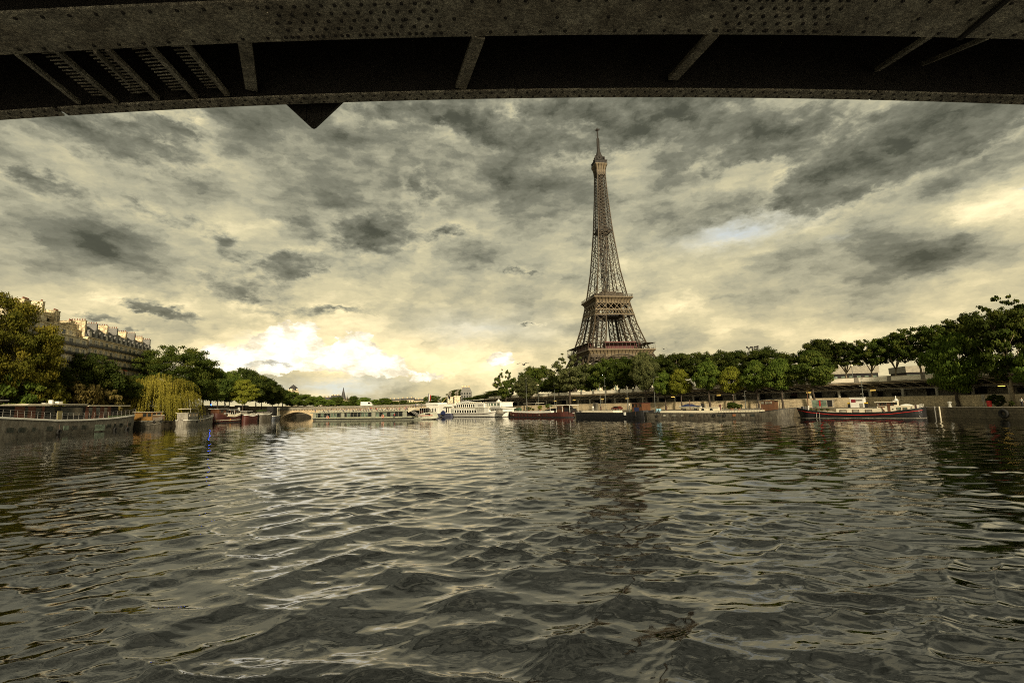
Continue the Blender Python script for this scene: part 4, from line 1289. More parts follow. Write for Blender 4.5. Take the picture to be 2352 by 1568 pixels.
b = Boat('small_boat', 'small maroon boat with a white awning moored after the red brown wooden boat', 'boat', on(566, 968), on(600, 966), 5,
         [(0, 3.6), (.4, 2.7), (1, 4.0)], ('round', .2), ('point', .3), RUST)
b.strip('sheer_rail', WHITE, -.1, .3)
b.house('cabin', PALE, -b.L * .42, -b.L * .2, 2.7, 5.6, .7, 'awning', WHITE, .9)
yc = b.house('deckhouse', CREAM, -b.L * .18, b.L * .2, 2.7, 4.4, .7)
for k in range(5):
    b.window(-b.L * .13 + k * b.L * .07, 3.8, b.L * .04, .8, GLASS, WHITE, y=yc - .02)
b.rail('guard_rail', WHITE, -b.L * .4, b.L * .42, .9, 9)

b = Boat('small_boat', 'small black boat with a pale rounded deck next to the boat with white cabin', 'boat', on(601, 966), on(629, 964.5), 6,
         [(0, 3.6), (.5, 3.4), (1, 4.6)], ('round', .25), ('round', .3), DGREY)
b.strip('sheer_rail', WHITE, -.14, .22)
b.house('hatch', PALE, -b.L * .3, b.L * .25, 3.4, 4.6, .66, 'hatch_cover', WHITE, .1)
b.house('deck_shelter', GREEN_P, -b.L * .42, -b.L * .02, 5.6, 6.0, .8)

b = Boat('small_boat', 'little blue grey boat with a tall white cabin of four slim windows beside the bridge', 'boat', on(630, 964.5), on(647, 963), 5,
         [(0, 2.4), (.5, 2.3), (1, 3.0)], ('round', .2), ('point', .25), mat('blue grey hull paint', (.10, .11, .13), .5, .3))
b.strip('sheer_rail', WHITE, -.12, .2)
b.house('dark_shelter', DARKIN, -b.L * .48, -b.L * .02, 2.3, 8.2, .7)
yc = b.house('cabin', CREAM, b.L * .02, b.L * .34, 2.4, 7.0, .75, 'roof', WHITE, .2)
for k in range(4):
    b.window(b.L * .06 + k * b.L * .08, 5.6, b.L * .045, 1.5, GLASS, None, y=yc - .02)

# ---- glass tour boat under way, crowded upper deck
hullg = mat('grey green hull paint', (.30, .31, .24), .5, .2, .6)
TB = Boat('tour_boat', 'long low glass sided tour boat under way with an upper deck crowded with passengers', 'tour boat', on(702, 966), on(985, 963.5), 9.5,
          [(0, .9), (.1, .95), (.8, .85), (1, 1.0)], ('point', .10), ('point', .10), hullg, None)
b = TB
b.strip('rub_rail', BLACK, -.25, .05, 0, .9, .06)
zd = b.p(*z8(200, 580))[1]
txa, txb = b.x(*[(1220 + 240 / 6.918) * .57422, 950]), b.x(*z8(850, 650))
YW = -b.B / 2 * .86
cab = MB().box(txa + .2, txb - .2, -2.6, 2.6, .7, zd - .3).build('lower_cabin', DARKIN, b.root)
MB().box(txa - 3.5, txb + .5, -b.B / 2 + .1, b.B / 2 - .1, zd - .35, zd).build('upper_deck', hullg, b.root)
MB().box(txa, txb, YW - .05, -YW + .05, .8, 1.5).build('sill_panel', mat('pale green panel', (.38, .39, .28), .6, .2), b.root)
n = 26
for i in range(n):
    x0, x1 = txa + (txb - txa) * i / n, txa + (txb - txa) * (i + 1) / n
    b.window((x0 + x1) / 2, (1.55 + zd - .4) / 2, x1 - x0 - .25, zd - .4 - 1.55, (GLASS, GLASS, GLASS3, GLASS)[(i * 7) % 4 if i % 5 else 2], None, y=YW)
mb = MB()
for i in range(n + 1):
    x = txa + (txb - txa) * i / n
    for sg in (-1, 1):
        mb.bar((x, sg * (-YW + .08), 1.5), (x, sg * (-YW + .08), zd - .35), .18, .18)
mb.build('window_frame', PALE, b.root)
for i, f in enumerate((.0, .34, .675, .985)):
    x = txa + (txb - txa) * f
    mb = MB()
    for sg in (-1, 1):
        mb.prism([(x - 2.4, .82), (x + 2.2, .82), (x + 1.0, 1.5), (x + 1.0, zd - .36), (x - 1.0, zd - .36), (x - 1.1, 1.7)], sg * (-YW + .02) - .3 * (sg < 0), sg * (-YW + .02) + .3 * (sg > 0))
    mb.build('pylon', hullg, b.root)
mb = MB()
for sg in (-1, 1):
    for i in range(31):
        x = txa - 2 + (txb - txa + 2) * i / 30
        mb.bar((x, sg * (b.B / 2 - .3), zd), (x + .25, sg * (b.B / 2 - .1), zd + 1.25), .10)
    for dz in (.6, 1.2):
        mb.bar((txa - 2, sg * (b.B / 2 - .2), zd + dz), (txb + .2, sg * (b.B / 2 - .2), zd + dz), .09)
mb.build('deck_rail', STEEL, b.root)
seat = MB()
for i in range(34):
    x = txa + 2 + (txb - txa - 4) * i / 33
    for y0, y1 in ((-3.6, -.8), (.8, 3.6)):
        seat.box(x, x + .45, y0, y1, zd, zd + .45)
        seat.box(x - .06, x, y0, y1, zd + .4, zd + .95)
seat.build('bench_rows', mat('cream bench', (.48, .45, .34), .7, .2), b.root)
# stairs, bridge house and bow
xs0 = txb + .6
mb = MB()
for i in range(12):
    mb.box(xs0 + 1.2 + i * .6, xs0 + 1.9 + i * .6, -4.0, -1.5, zd - .5 - i * .30, zd - .38 - i * .30)
mb.bar((xs0 + 1.2, -4.1, zd + .2), (xs0 + 8.4, -4.1, zd - 3.0), .14).bar((xs0 + 1.2, -4.1, zd + .9), (xs0 + 8.4, -4.1, zd - 2.6), .08)
mb.build('stairway', STEEL, b.root)
xe = b.x(*z8(1150, 700))
MB().box(xs0, xe + 4.5, -4.2, 4.2, zd + .9, zd + 1.15).build('bridge_canopy', CREAM, b.root)
MB().prism([(xs0 + .4, zd - .8), (xs0 + 4.4, zd + .55), (xs0 + 4.6, zd + .88), (xs0 + .4, zd + .88)], -4.25, -4.05).build('canopy_bracket', CREAM, b.root)
MB().box(xs0 + 5.5, xe, -2.5, 3.0, .8, zd + .88).build('bridge_house', DARKIN, b.root)
MB().box(xs0 + 6.0, xs0 + 7.2, -2.62, -2.5, .9, zd - .2).build('door', RUST, b.root)
mb = MB()
for k in range(5):
    x = xe + .8 + k * 1.2
    mb.bar((x, -3.8, .8), (x, -3.8, zd + .9), .12)
mb.build('canopy_post', STEEL, b.root)
xb0, xb1 = b.x(*z8(1165, 700)), b.L / 2 + 2.2
mb = MB().loft([[(xb0, -4, .3), (xb0, -4, 2.1), (xb0, 4, 2.1), (xb0, 4, .3)], [(xb0 + 3.2, -3.9, .3), (xb0 + 3.2, -3.9, 2.95), (xb0 + 3.2, 3.2, 2.95), (xb0 + 3.2, 3.2, .3)],
                [(xb1 - 2.4, -3.3, .3), (xb1 - 2.4, -3.3, 2.95), (xb1 - 2.4, .4, 2.95), (xb1 - 2.4, .4, .3)], [(xb1 - .2, -2.4, .4), (xb1 + .2, -2.4, .8), (xb1 + .2, -1.4, .8), (xb1 - .2, -1.4, .4)]])
bow = mb.build('bow_house', mat('pale grey green bow', (.44, .44, .35), .5, .12), b.root)
MB().bar((xb0, -4.02, 1.72), (xb0 + 3.2, -3.94, 1.72), .08, .26).bar((xb0 + 3.2, -3.94, 1.72), (xb1 - 1.5, -3.22, 1.72), .08, .26).build('red_stripe', RED, bow)
MB().box(xb0 + 3.8, xb0 + 6.6, -3.98, -3.75, 2.2, 2.55).build('bow_window', GLASS, bow)
mb = MB().lathe((xb0 + 4, -1, 2.95), [(1.1, 0), (1.2, .2), (.4, .35), (.35, .7), (.6, .85), (.1, 1.2)], 10)
mb.build('radar', PALE, b.root)
for X, Y in ((600, 755), (2130, 728)):
    q = ((1220 + X / 6.918) * .57422, (1560 + Y / 6.918) * .57422)
    x, z = b.p(*q)
    w = b.c + b.u * x + b.n * (YW - .2)
    t = thing('lifebuoy', 'orange ring lifebuoy on the left part of the tour boat side' if X == 600 else 'orange ring lifebuoy on the middle of the tour boat side', 'lifebuoy', (w.x, w.y, z), math.atan2(b.u.y, b.u.x), 'lifebuoys on the tour boat')
    MB().torus((0, 0, 0), .62, .2, 'y', 16, 6).build('ring', ORANGE, t, True)
    mb = MB()
    for k in range(4):
        a = k * math.pi / 2 + .78
        mb.box(.62 * math.cos(a) - .16, .62 * math.cos(a) + .16, -.22, .22, .62 * math.sin(a) - .16, .62 * math.sin(a) + .16)
    mb.build('strap', WHITE, t)

# ---- white and blue boat with crane boom
b = Boat('workshop_boat', 'boxy white boat with a blue grey hull and crane boom behind the tour boat', 'boat', on(976, 957.5), on(1037, 957), 7.5,
         [(0, 1.9), (.5, 1.7), (1, 1.8)], ('blunt', .05), ('blunt', .05), mat('slate blue hull paint', (.075, .08, .12), .5, .3))
b.strip('sheer_rail', WHITE, -.02, .3)
xm = b.x(*z8(1715, 500))
y1_ = b.house('cabin', WHITE, -b.L / 2 + .5, xm, 1.6, 6.1, .84)
zz = [b.p(*z8(1500, Y))[1] for Y in (600, 500)]
for k in range(6):
    b.window(b.x(*z8(1445 + k * 42, 540)), (zz[0] + zz[1]) / 2, b.L * .036, zz[1] - zz[0], GLASS, WHITE, y=y1_ - .02)
MB().box(-b.L / 2 + .3, xm + .2, y1_ - .3, -y1_ + .3, 6.1, 7.3).build('roof_parapet', WHITE, b.root)
y2_ = b.house('cabin', WHITE, xm + .1, b.L / 2 - .2, 1.6, 6.4, .78)
for X, w in ((1950, .05), (2010, .03)):
    b.window(b.x(*z8(X, 570)), 3.4, b.L * w, 2.4, DARKIN, CREAM, 'door', y=y2_ - .02)
MB().box(b.x(*z8(1890, 500)), b.L / 2, y2_ - .9, y2_, 5.0, 5.15).build('canopy', CREAM, b.root)
xk = b.x(*z8(1870, 690))
MB().prism([(xk - .4, 1.1), (xk + 2.0, 1.3), (xk + 2.6, 2.4), (xk + 1.2, 3.2), (xk - .2, 2.4)], -b.B / 2 - 1.0, -b.B / 2 - .2).build('dinghy_cover', BLUE_P, b.root)
MB().bar((b.x(*z8(1830, 600)), -4, .4), (b.x(*z8(1830, 600)), -4, 2.4), .3).bar((b.x(*z8(1860, 600)), -4, .4), (b.x(*z8(1860, 600)), -4, 2.4), .3).build('ladder', PALE, b.root)
p0, p1, p2 = b.p(*z8(1600, 405)), b.p(*z8(1720, 330)), b.p(*z8(1865, 170))
xk = b.p(*z8(1868, 170))
mb = MB().bar((p0[0], 0, p0[1]), (p1[0], 0, p1[1]), .35).bar((p1[0], 0, p1[1]), (p2[0], 0, p2[1]), .22)
mb.bar((p0[0] - .8, 0, 7.0), (p0[0] + .8, 0, p0[1] + .2), .8)
mb.build('crane_boom', mat('faded yellow paint', (.40, .33, .14), .6, .3), b.root)
MB().tube([(xk[0], 0, 6.4), (xk[0], 0, xk[1] + .8)], [.2, .1], 6).bar((xk[0], 0, xk[1]), (b.x(*z8(1955, 360)), 0, 7), .08).build('mast', STEEL, b.root)
MB().add([(xk[0], .0, xk[1] + .6), (xk[0] + 1.6, .25, xk[1] - .4), (xk[0] + 1.4, .1, xk[1] - 1.8), (xk[0], 0, xk[1] - .9), (xk[0], .04, xk[1] + .6), (xk[0] + 1.6, .29, xk[1] - .4), (xk[0] + 1.4, .14, xk[1] - 1.8), (xk[0], .04, xk[1] - .9)], [(3, 2, 1, 0), (4, 5, 6, 7), (0, 1, 5, 4), (1, 2, 6, 5), (2, 3, 7, 6), (3, 0, 4, 7)]).build('pennant', BLACK, b.root)
x = b.x(*z8(1410, 400))
fw = b.c + b.u * x + b.n * (-2)
ft = thing('tricolour_flag', 'blue white and red flag hanging from a pole on the boxy white boat', 'flag', (fw.x, fw.y, 7.3), math.atan2(b.u.y, b.u.x))
MB().tube([(0, 0, 0), (0, 0, 5.2)], .08, 6).build('pole', STEEL, ft)
mb = MB()
for k, (x0, x1) in enumerate(((.05, .55), (.55, 1.05), (1.05, 1.55))):
    q = [(x0, .1 * k, 4.9 - .3 * k), (x1, .1 * k + .12, 4.6 - .3 * k), (x1 * .8, .12, 1.0), (x0 * .8, .05, .9)]
    mb.add(q + [(a, c + .03, d) for a, c, d in q], [(3, 2, 1, 0), (4, 5, 6, 7), (0, 1, 5, 4), (1, 2, 6, 5), (2, 3, 7, 6), (3, 0, 4, 7)], k)
mb.build('cloth', [BLUE_P, WHITE, RED], ft)

# ---- white restaurant boat
b = Boat('restaurant_boat', 'two storey white restaurant boat with a row of dark windows and a pitched white awning', 'boat', on(1034, 957), on(1151, 957.5), 8.5,
         [(0, 2.0), (.55, 2.0), (.75, 2.2), (1, 3.3)], ('round', .08), ('point', .22), WHITE)
f = lambda X, Y: b.p(*z3(X, Y))
b.strip('red_stripe', RUST, -.75, -.60, 0, .97, .03)
b.band('boot_stripe', BLACK, -.05, .22)
x0, x1 = f(200, 900)[0], f(1450, 900)[0]
xr = f(1810, 700)[0]
zA, zB, zC = f(600, 770)[1], f(600, 610)[1], f(1400, 575)[1]
yc = b.house('lower_saloon', WHITE, x0, x1, 1.8, zA, .93)
for k in range(9):
    X = 340 + k * 83
    xc, z0 = f(X, 945)
    b.window(xc, (z0 + f(X, 835)[1]) / 2, (x1 - x0) * .048, f(X, 835)[1] - z0, GLASS, WHITE, y=yc - .02)
for k in range(3):
    b.window(f(212 + k * 34, 900)[0], f(212, 875)[1], .6, 2.0, GLASS3, WHITE, y=yc - .02)
MB().box(x0, x1 + .4, yc - .12, -yc + .12, zA, zA + .16).build('deck_edge', CREAM, b.root)
xu0, xu1 = f(360, 700)[0], f(985, 700)[0]
yu = b.house('upper_saloon', WHITE, xu0, xu1, zA + .16, zB - .3, .86)
for k in range(9):
    xc, z0 = f(385 + k * 69, 742)
    b.window(xc, (z0 + f(400, 655)[1]) / 2, (xu1 - xu0) * .072, f(400, 655)[1] - z0, GLASS, WHITE, y=yu - .02)
mb = MB()
for k in range(10):
    x = xu0 + (xu1 - xu0) * k / 9
    for sg in (-1, 1):
        mb.path([(x, sg * (-yu + .1), zB - .3), (x, sg * (-yu - .5), zB + .1), (x, sg * (-yu - 1.4), zB + .3)], .12)
mb.bar((xu0, 0, zB + .28), (xu1, 0, zB + .28), .3)
mb.build('roof_rib', CREAM, b.root)
MB().box(xu0, xu1, yu + 1.0, -yu - 1.0, zB + .02, zB + .16).build('glazed_roof', GLASS2, b.root)
a0, a1, zp = f(240, 630)[0], f(750, 610)[0], f(530, 535)[1]
am = (a0 + a1) / 2
MB().add([(a0, yu - .3, zB), (a1, yu - .3, zB + .1), (a1, -yu + .3, zB + .1), (a0, -yu + .3, zB), (am - 1.2, 0, zp), (am + 1.4, 0, zp)], [(0, 1, 5, 4), (1, 2, 5), (2, 3, 4, 5), (3, 0, 4), (3, 2, 1, 0)]).build('awning', WHITE, b.root)
mb = MB()
for x in (a0 + .2, f(350, 630)[0]):
    for sg in (-1, 1):
        mb.bar((x, sg * (-yu), zA), (x, sg * (-yu), zB), .12)
mb.bar((a0, yu, zA + 1.1), (xu0, yu, zA + 1.1), .1)
mb.build('awning_post', WHITE, b.root)
yb = b.house('middle_block', WHITE, xu1, f(1290, 700)[0], 1.8, zC, .93)
ys = b.house('bridge_house', WHITE, f(1290, 700)[0], xr, zA + .1, zC - .2, .84, 'bridge_roof', WHITE, .3)
for X, w in ((1408, .05), (1468, .05), (1548, .10), (1655, .10), (1762, .10)):
    xc, z0 = f(X, 692)
    b.window(xc, (z0 + f(X, 602)[1]) / 2, 17 * w * 1.05, f(X, 602)[1] - z0, GLASS3, WHITE, y=ys - .02)
yl = b.house('forward_cabin', WHITE, x1 - .5, f(1880, 850)[0], 2.2, f(1600, 795)[1], .72)
MB().box(f(1280, 780)[0], f(1905, 780)[0], -b.B / 2 * .9, b.B / 2 * .9, f(1600, 795)[1], f(1600, 770)[1]).build('bridge_deck', WHITE, b.root)
for k, X in enumerate((1490, 1523, 1575, 1632)):
    xc, z0 = f(X, 888)
    b.window(xc, (z0 + f(X, 810)[1]) / 2, .62, 1.3, RUST if k in (0, 3) else GLASS, WHITE, y=yl - .02)
xc, z0 = f(1785, 905)
MB().lathe((xc, -b.B / 2 * .75, z0 - 1.1), [(.3, 0), (1.7, .3), (1.9, 1.1), (1.7, 1.8), (.4, 2.2)], 14).build('covered_launch', PALE, b.root)
MB().lathe((f(1550, 530)[0], 0, zC), [(1.2, 0), (1.3, .35), (.5, .5), (.45, 1.0), (.1, 1.3)], 12).build('roof_dome', WHITE, b.root)
mb = MB()
for k in range(4):
    mb.bar((xr + .1 + k * .5, yl, f(1600, 770)[1]), (xr + .1 + k * .5, yl, f(1600, 690)[1]), .08)
for zq in (720, 690):
    mb.bar((xr, yl, f(1600, zq)[1]), (xr + 1.8, yl, f(1600, zq)[1]), .08)
mb.build('guard_rail', WHITE, b.root)
lt = text_mesh("LE DAKOTA", .95)
lt.materials.append(mat('violet grey lettering', (.10, .075, .085), .6, .1))
o = link('name_lettering', lt, b.root, (f(1170, 668)[0], yb - .03, f(1170, 668)[1]))
o.scale = (.78, 1, 1)
o.rotation_euler = (R(90), 0, 0)
MB().box(f(1095, 712)[0], f(1262, 712)[0], yb - .10, yb, f(1170, 718)[1], f(1170, 708)[1]).build('sign_ledge', GREY, b.root)
for k in range(9):
    x = x0 + 3 + k * 1.7
    b.window(x, 1.75, .3, .25, GLASS, None, 'porthole')

# ---- red brown barge
b = Boat('barge', 'red brown barge with a white coaming, potted plants and a wheelhouse under a white canopy', 'barge', on(1166, 958), on(1306, 959), 6,
         [(0, 2.4), (.12, 2.0), (.5, 1.7), (.8, 1.9), (1, 2.3)], ('round', .10), ('point', .16), RUST)
f = lambda X, Y: b.p(*z4(X, Y))
b.band('boot_stripe', BLACK, -.1, .3)
xa, xb = f(285, 320)[0], f(1000, 320)[0]
MB().box(xa, xb, -b.B / 2 * .84, b.B / 2 * .84, 1.5, 2.45).build('coaming', WHITE, b.root)
for X, m in ((325, GLASS2), (420, GLASS), (470, GLASS), (525, GLASS), (590, GLASS), (680, GLASS), (745, GLASS), (795, GLASS2), (850, GLASS), (930, GLASS)):
    b.window(f(X, 360)[0], 1.0, .55, .5, m, None, 'porthole')
yw = b.house('wheelhouse', WOOD, f(1085, 300)[0], f(1185, 300)[0], 1.8, 4.3, .7)
for k in range(3):
    b.window(f(1100 + k * 32, 270)[0], 3.5, .8, .9, GLASS, WOOD, y=yw - .02)
MB().box(f(960, 225)[0], f(1330, 225)[0], -2.3, 2.3, 4.45, 4.6).build('canopy', WHITE, b.root)
mb = MB()
for X in (965, 1075, 1185, 1320):
    for sg in (-1, 1):
        mb.bar((f(X, 260)[0], sg * 2.1, 1.8), (f(X, 260)[0], sg * 2.1, 4.45), .12)
mb.build('canopy_post', WHITE, b.root)
MB().box(f(480, 180)[0], f(712, 180)[0], -2.2, 2.2, 5.5, 5.62).build('awning', CREAM, b.root)
mb = MB()
for X in (545, 705):
    mb.bar((f(X, 260)[0], -2, 2.4), (f(X, 260)[0], -2, 5.5), .1)
mb.build('awning_post', STEEL, b.root)
MB().prism([(f(790, 280)[0], 2.5), (f(1000, 280)[0], 2.5), (f(1000, 280)[0], 3.3), (f(980, 280)[0], 3.4)], -1.6, 1.6).build('hatch_cover', BLACK, b.root)
MB().box(f(1190, 270)[0], f(1250, 270)[0], -1.5, 1.5, 2, 3.5).box(f(1250, 270)[0], f(1320, 270)[0], -1.4, 1.4, 2, 3.2).build('stern_shelter', DARKIN, b.root)
lt = text_mesh("BATO", .62)
lt.materials.append(WHITE)
q = b.side(f(1340, 335)[0], 1.6, .12)
o = link('name_lettering', lt, b.root, q)
o.rotation_euler = (R(90), 0, R(12))
MB().bar(b.side(f(218, 330)[0], 1.5, -.2), b.side(f(280, 330)[0], 1.5, .03), .1, 1.3).build('stern_panel', mat('orange brown panel', (.24, .075, .03), .6, .3), b.root)
PLB = b
def plant(w, r, h, label, col='fresh'):
    t = thing('potted_plant', label, 'plant', w, rnd.uniform(0, 6), 'potted plants on the barges')
    MB().lathe((0, 0, 0), [(r * .3, 0), (r * .42, h * .28)], 10).build('pot', mat('terracotta', (.20, .085, .045), .8, .2), t)
    c = crown('shrub', 0, col, t, (0, 0, h * .2))
    c.name = 'foliage'
    c.scale = (r, r, h * .8)
for X, z, r, h, col, lab in ((540, 2.45, 1.1, 1.7, 'mid', 'dull green plant under the cream awning of the red brown barge'), (745, 2.45, .9, 2.3, 'lime', 'tall yellow green plant on the red brown barge'),
                             (865, 3.2, 1.5, 1.9, 'fresh', 'spreading green plant in the middle of the red brown barge'), (620, 2.45, .6, 1.1, 'mid', 'smallest plant between the awning posts of the red brown barge')):
    x = f(X, 260)[0]
    plant(b.c + b.u * x + Vector((0, 0, z)) + b.n * (-1.0 if z < 3 else 0), r, h, lab, col)

# ---- black barge
b = Boat('barge', 'low black barge with a cream hatch and a small blue and brown wheelhouse', 'barge', on(1309, 960), on(1480, 962), 6,
         [(0, 2.1), (.5, 1.9), (.8, 1.9), (1, 2.6)], ('point', .12), ('round', .08), BLACK)
g = lambda X, Y: b.p(*z5(X, Y))
f = lambda X, Y: b.p(*z4(X, Y))
b.house('hatch', ROOFG, f(1530, 300)[0], f(2100, 300)[0], 1.7, 2.5, .7)
yw = b.house('wheelhouse', WOOD, g(212, 200)[0], g(342, 200)[0], 2.0, 4.6, .62, 'roof', RUST, .15)
MB().box(g(245, 200)[0], g(300, 200)[0], yw - .05, yw + .05, 2.1, 3.4).build('door', BLUE_P, b.root)
for X in (228, 272, 322):
    b.window(g(X, 165)[0], 4.0, .9, .8, GLASS, WOOD, y=yw - .02)
MB().box(g(144, 235)[0], g(168, 235)[0], -b.B / 2 - .12, -b.B / 2 + .02, 1.1, 2.0).build('number_plate', WHITE, b.root)
MB().tube([(g(155, 160)[0], -1, 2), (g(155, 160)[0], -1, 4.6)], .12, 6).build('white_post', WHITE, b.root)
b.rail('guard_rail', PALE, f(1510, 330)[0], f(1580, 330)[0], .9, 3)
MB().box(g(195, 200)[0], g(215, 200)[0], -1.8, -1.0, 2.1, 2.9).build('green_bin', GREEN_P, b.root)
b.fender(g(290, 255)[0], .9, .3, 'small pale round fender at the stern of the low black barge')

# ---- grey barge
b = Boat('barge', 'long dark grey barge with small pale hull windows and a cream coaming', 'barge', on(1478, 962), on(1822, 962), 6,
         [(0, 2.0), (.1, 1.75), (.5, 1.55), (.8, 1.7), (1, 2.7)], ('blunt', .06), ('point', .12), DGREY)
f = lambda X, Y: b.p(*z5(X, Y))
yc = b.house('coaming', CREAM, f(585, 200)[0], f(1890, 200)[0], 1.5, 2.25, .8)
for X, w, m in ((652, 32, GLASS2), (772, 46, GLASS2), (873, 34, GLASS2), (990, 50, GLASS), (1340, 40, GLASS), (1402, 18, GLASS2), (1525, 38, mat('orange curtain', (.24, .10, .04), .6, .2)), (1640, 44, GLASS2), (1760, 48, GLASS)):
    b.window(f(X, 252)[0], 1.0, f(X + w / 2, 252)[0] - f(X - w / 2, 252)[0], .52, m, None, 'hull_window')
b.strip('sheer_rail', BLACK, -.06, .06)
x0, x1 = f(1068, 190)[0], f(1310, 190)[0]
yh = b.house('deckhouse', CREAM, x0, x1, 2.2, 2.95, .62, 'roof', ROOFG, .12, thick=.1)
for X in (1113, 1220):
    x = f(X, 190)[0]
    MB().prism([(x - .38, 2.25), (x + .38, 2.25), (x + .38, 2.6), (x + .25, 2.78), (x, 2.86), (x - .25, 2.78), (x - .38, 2.6)], yh - .06, yh + .02).build('arched_window', GLASS, b.root)
x = f(1308, 170)[0]
MB().lathe((x, -.6, 2.2), [(.28, 0), (.28, 1.2), (.36, 1.25), (.30, 1.6)], 8).build('funnel', RUST, b.root)
for X, h, m in ((935, 5.2, WOOD), (640, 3.6, RUST), (1135, 4.0, STEEL)):
    MB().tube([(f(X, 200)[0], -.8, 1.6), (f(X, 200)[0], -.8, h)], .11, 6).build('mast', m, b.root)
yd = b.house('wheelhouse', WOOD, f(1840, 130)[0], f(2010, 130)[0], 1.8, 4.5, .6)
for X in (1868, 1918, 1944, 1968):
    b.window(f(X, 125)[0], 4.0, .75, .65, GLASS2, WOOD, y=yd - .02)
MB().prism([(f(1780, 95)[0], 4.55), (f(2092, 95)[0], 4.95), (f(2092, 95)[0], 5.1), (f(1780, 95)[0], 4.7)], -2.2, 2.2).build('awning', BLACK, b.root)
mb = MB()
for X in (1600, 1700, 1790, 2080):
    mb.bar((f(X, 130)[0], -2.0, 1.7), (f(X, 130)[0], -2.0, 4.7), .09)
mb.bar((f(1580, 105)[0], -2, 4.4), (f(1790, 105)[0], -2, 4.6), .08)
mb.build('awning_post', BLACK, b.root)
b.rail('guard_rail', STEEL, f(1320, 200)[0], f(1880, 200)[0], .95, 16, .0, .018, 2)
for X in (1275, 1408):
    b.fender(f(X, 250)[0], 1.0, .42, 'black tyre fender hanging mid-length on the long dark grey barge' if X == 1275 else 'black tyre fender beside the narrow pale window of the long dark grey barge')
b.fender(f(557, 258)[0], .9, .36, 'black tyre fender at the left end of the long dark grey barge')
for X in (516, 548):
    w = b.c + b.u * f(X, 185)[0] + Vector((0, 0, 1.85)) - b.n * 1.0
    t = thing('deck_chair', 'light blue chair on the left end of the long dark grey barge', 'chair', w, rnd.uniform(0, 6), 'light blue deck chairs')
    lb = mat('light blue plastic', (.20, .38, .48), .5, .1)
    MB().box(-.35, .35, -.35, .35, .4, .47).build('seat', lb, t)
    MB().box(-.35, .35, .32, .38, .47, 1.05).build('backrest', lb, t)
    for sx in (-.3, .3):
        for sy in (-.3, .3):
            MB().bar((sx, sy, 0), (sx, sy, .4), .06).build('leg', lb, t)
w = b.c + b.u * f(925, 160)[0] + Vector((0, 0, 2.25))
t = thing('speedboat', 'small white speedboat under a blue cover carried on the long dark grey barge', 'boat', w, math.atan2(b.u.y, b.u.x))
rows = []
for k in range(13):
    s_ = k / 12
    x = -3.4 + 6.6 * s_
    hw_ = 1.1 * (math.sin(min(1, s_ * 2.2) * math.pi / 2) ** .8) * (1 if s_ < .8 else .93) + .03
    rows.append([(x, -hw_ * .3, .45 + .35 * (1 - s_) ** 2), (x, -hw_, 1.1 + .2 * (1 - s_)), (x, 0, 1.15 + .2 * (1 - s_)), (x, hw_, 1.1 + .2 * (1 - s_)), (x, hw_ * .3, .45 + .35 * (1 - s_) ** 2)])
MB().loft(rows).build('hull', WHITE, t)
rows = []
for k in range(11):
    s_ = k / 10
    x = -2.4 + 5.2 * s_
    hh = 1.35 + .55 * math.sin(math.pi * min(1, s_ * 1.2 + .05))
    rows.append([(x, -1.1, 1.15), (x, -.7, hh - .15), (x, 0, hh), (x, .7, hh - .15), (x, 1.1, 1.15)])
MB().loft(rows).build('cover', BLUE_P, t)
MB().box(-2, -1.7, -.8, .8, 0, .5).box(1.2, 1.5, -.8, .8, 0, .5).build('cradle', BLACK, t)
MB().box(3.1, 3.7, -.25, .25, .8, 1.9).build('outboard_motor', BLACK, t)
for X, r, h, lab in ((1450, 1.5, 2.1, 'large feathery plant on the cream coaming of the long dark grey barge'), (1540, 1.0, 1.5, 'smaller plant beside the feathery one on the long dark grey barge'), (1420, .8, 1.2, 'low plant at the left of the feathery one on the long dark grey barge')):
    plant(b.c + b.u * f(X, 160)[0] + Vector((0, 0, 2.25)), r, h, lab, 'mid')

# ---- black barge with red stripe
b = Boat('barge', 'black hulled barge with a thin red stripe, cream cabins and a brown wheelhouse', 'barge', on(1826, 960), on(2127, 960), 5,
         [(0, 2.5), (.12, 1.9), (.3, 1.35), (.5, 1.15), (.75, 1.35), (1, 2.2)], ('point', .14), ('round', .14), BLACK)
f = lambda X, Y: b.p(*z6(X, Y))
b.strip('red_stripe', RED, -.52, -.40, .02, .98, .03)
b.strip('gunwale', BLACK, -.04, .10, 0, 1, .06)
b.band('water_stripe', PALE, .02, .10)
xa, xb, xc, xd, xe, xg = [f(X, 280)[0] for X in (755, 1500, 1400, 1610, 1700, 2030)]
MB().prism([(f(250, 300)[0], 1.5), (xa, 1.15), (xa, 1.45), (f(250, 300)[0], 1.85)], -1.9, 1.9).build('foredeck_coaming', CREAM, b.root)
yc = b.house('cabin', CREAM, xa, xb, 1.0, f(1100, 250)[1], .8)
for X in (868, 1067, 1270):
    x0, x1 = f(X - 50, 295)[0], f(X + 50, 295)[0]
    b.window((x0 + x1) / 2, 1.62, x1 - x0, .62, GLASS2, WOOD, y=yc - .02)
yw = b.house('wheelhouse_base', CREAM, xc, xd, 1.2, f(1450, 212)[1], .72)
zr = f(1450, 155)[1]
yw2 = b.house('wheelhouse', WOOD, xc - .05, f(1650, 200)[0], f(1450, 212)[1] + .01, zr, .7, 'wheelhouse_roof', CREAM, .35)
for X, w in ((1415, .5), (1455, .7), (1500, .9), (1535, .4), (1630, .4)):
    b.window(f(X, 180)[0], (f(1450, 212)[1] + zr) / 2 + .05, w, .72, GLASS2 if X in (1415, 1535) else GLASS, WOOD, y=yw2 - .02)
MB().box(f(1562, 240)[0], f(1604, 240)[0], yw - .06, yw + .1, 1.3, zr - .1).build('door', WOOD, b.root)
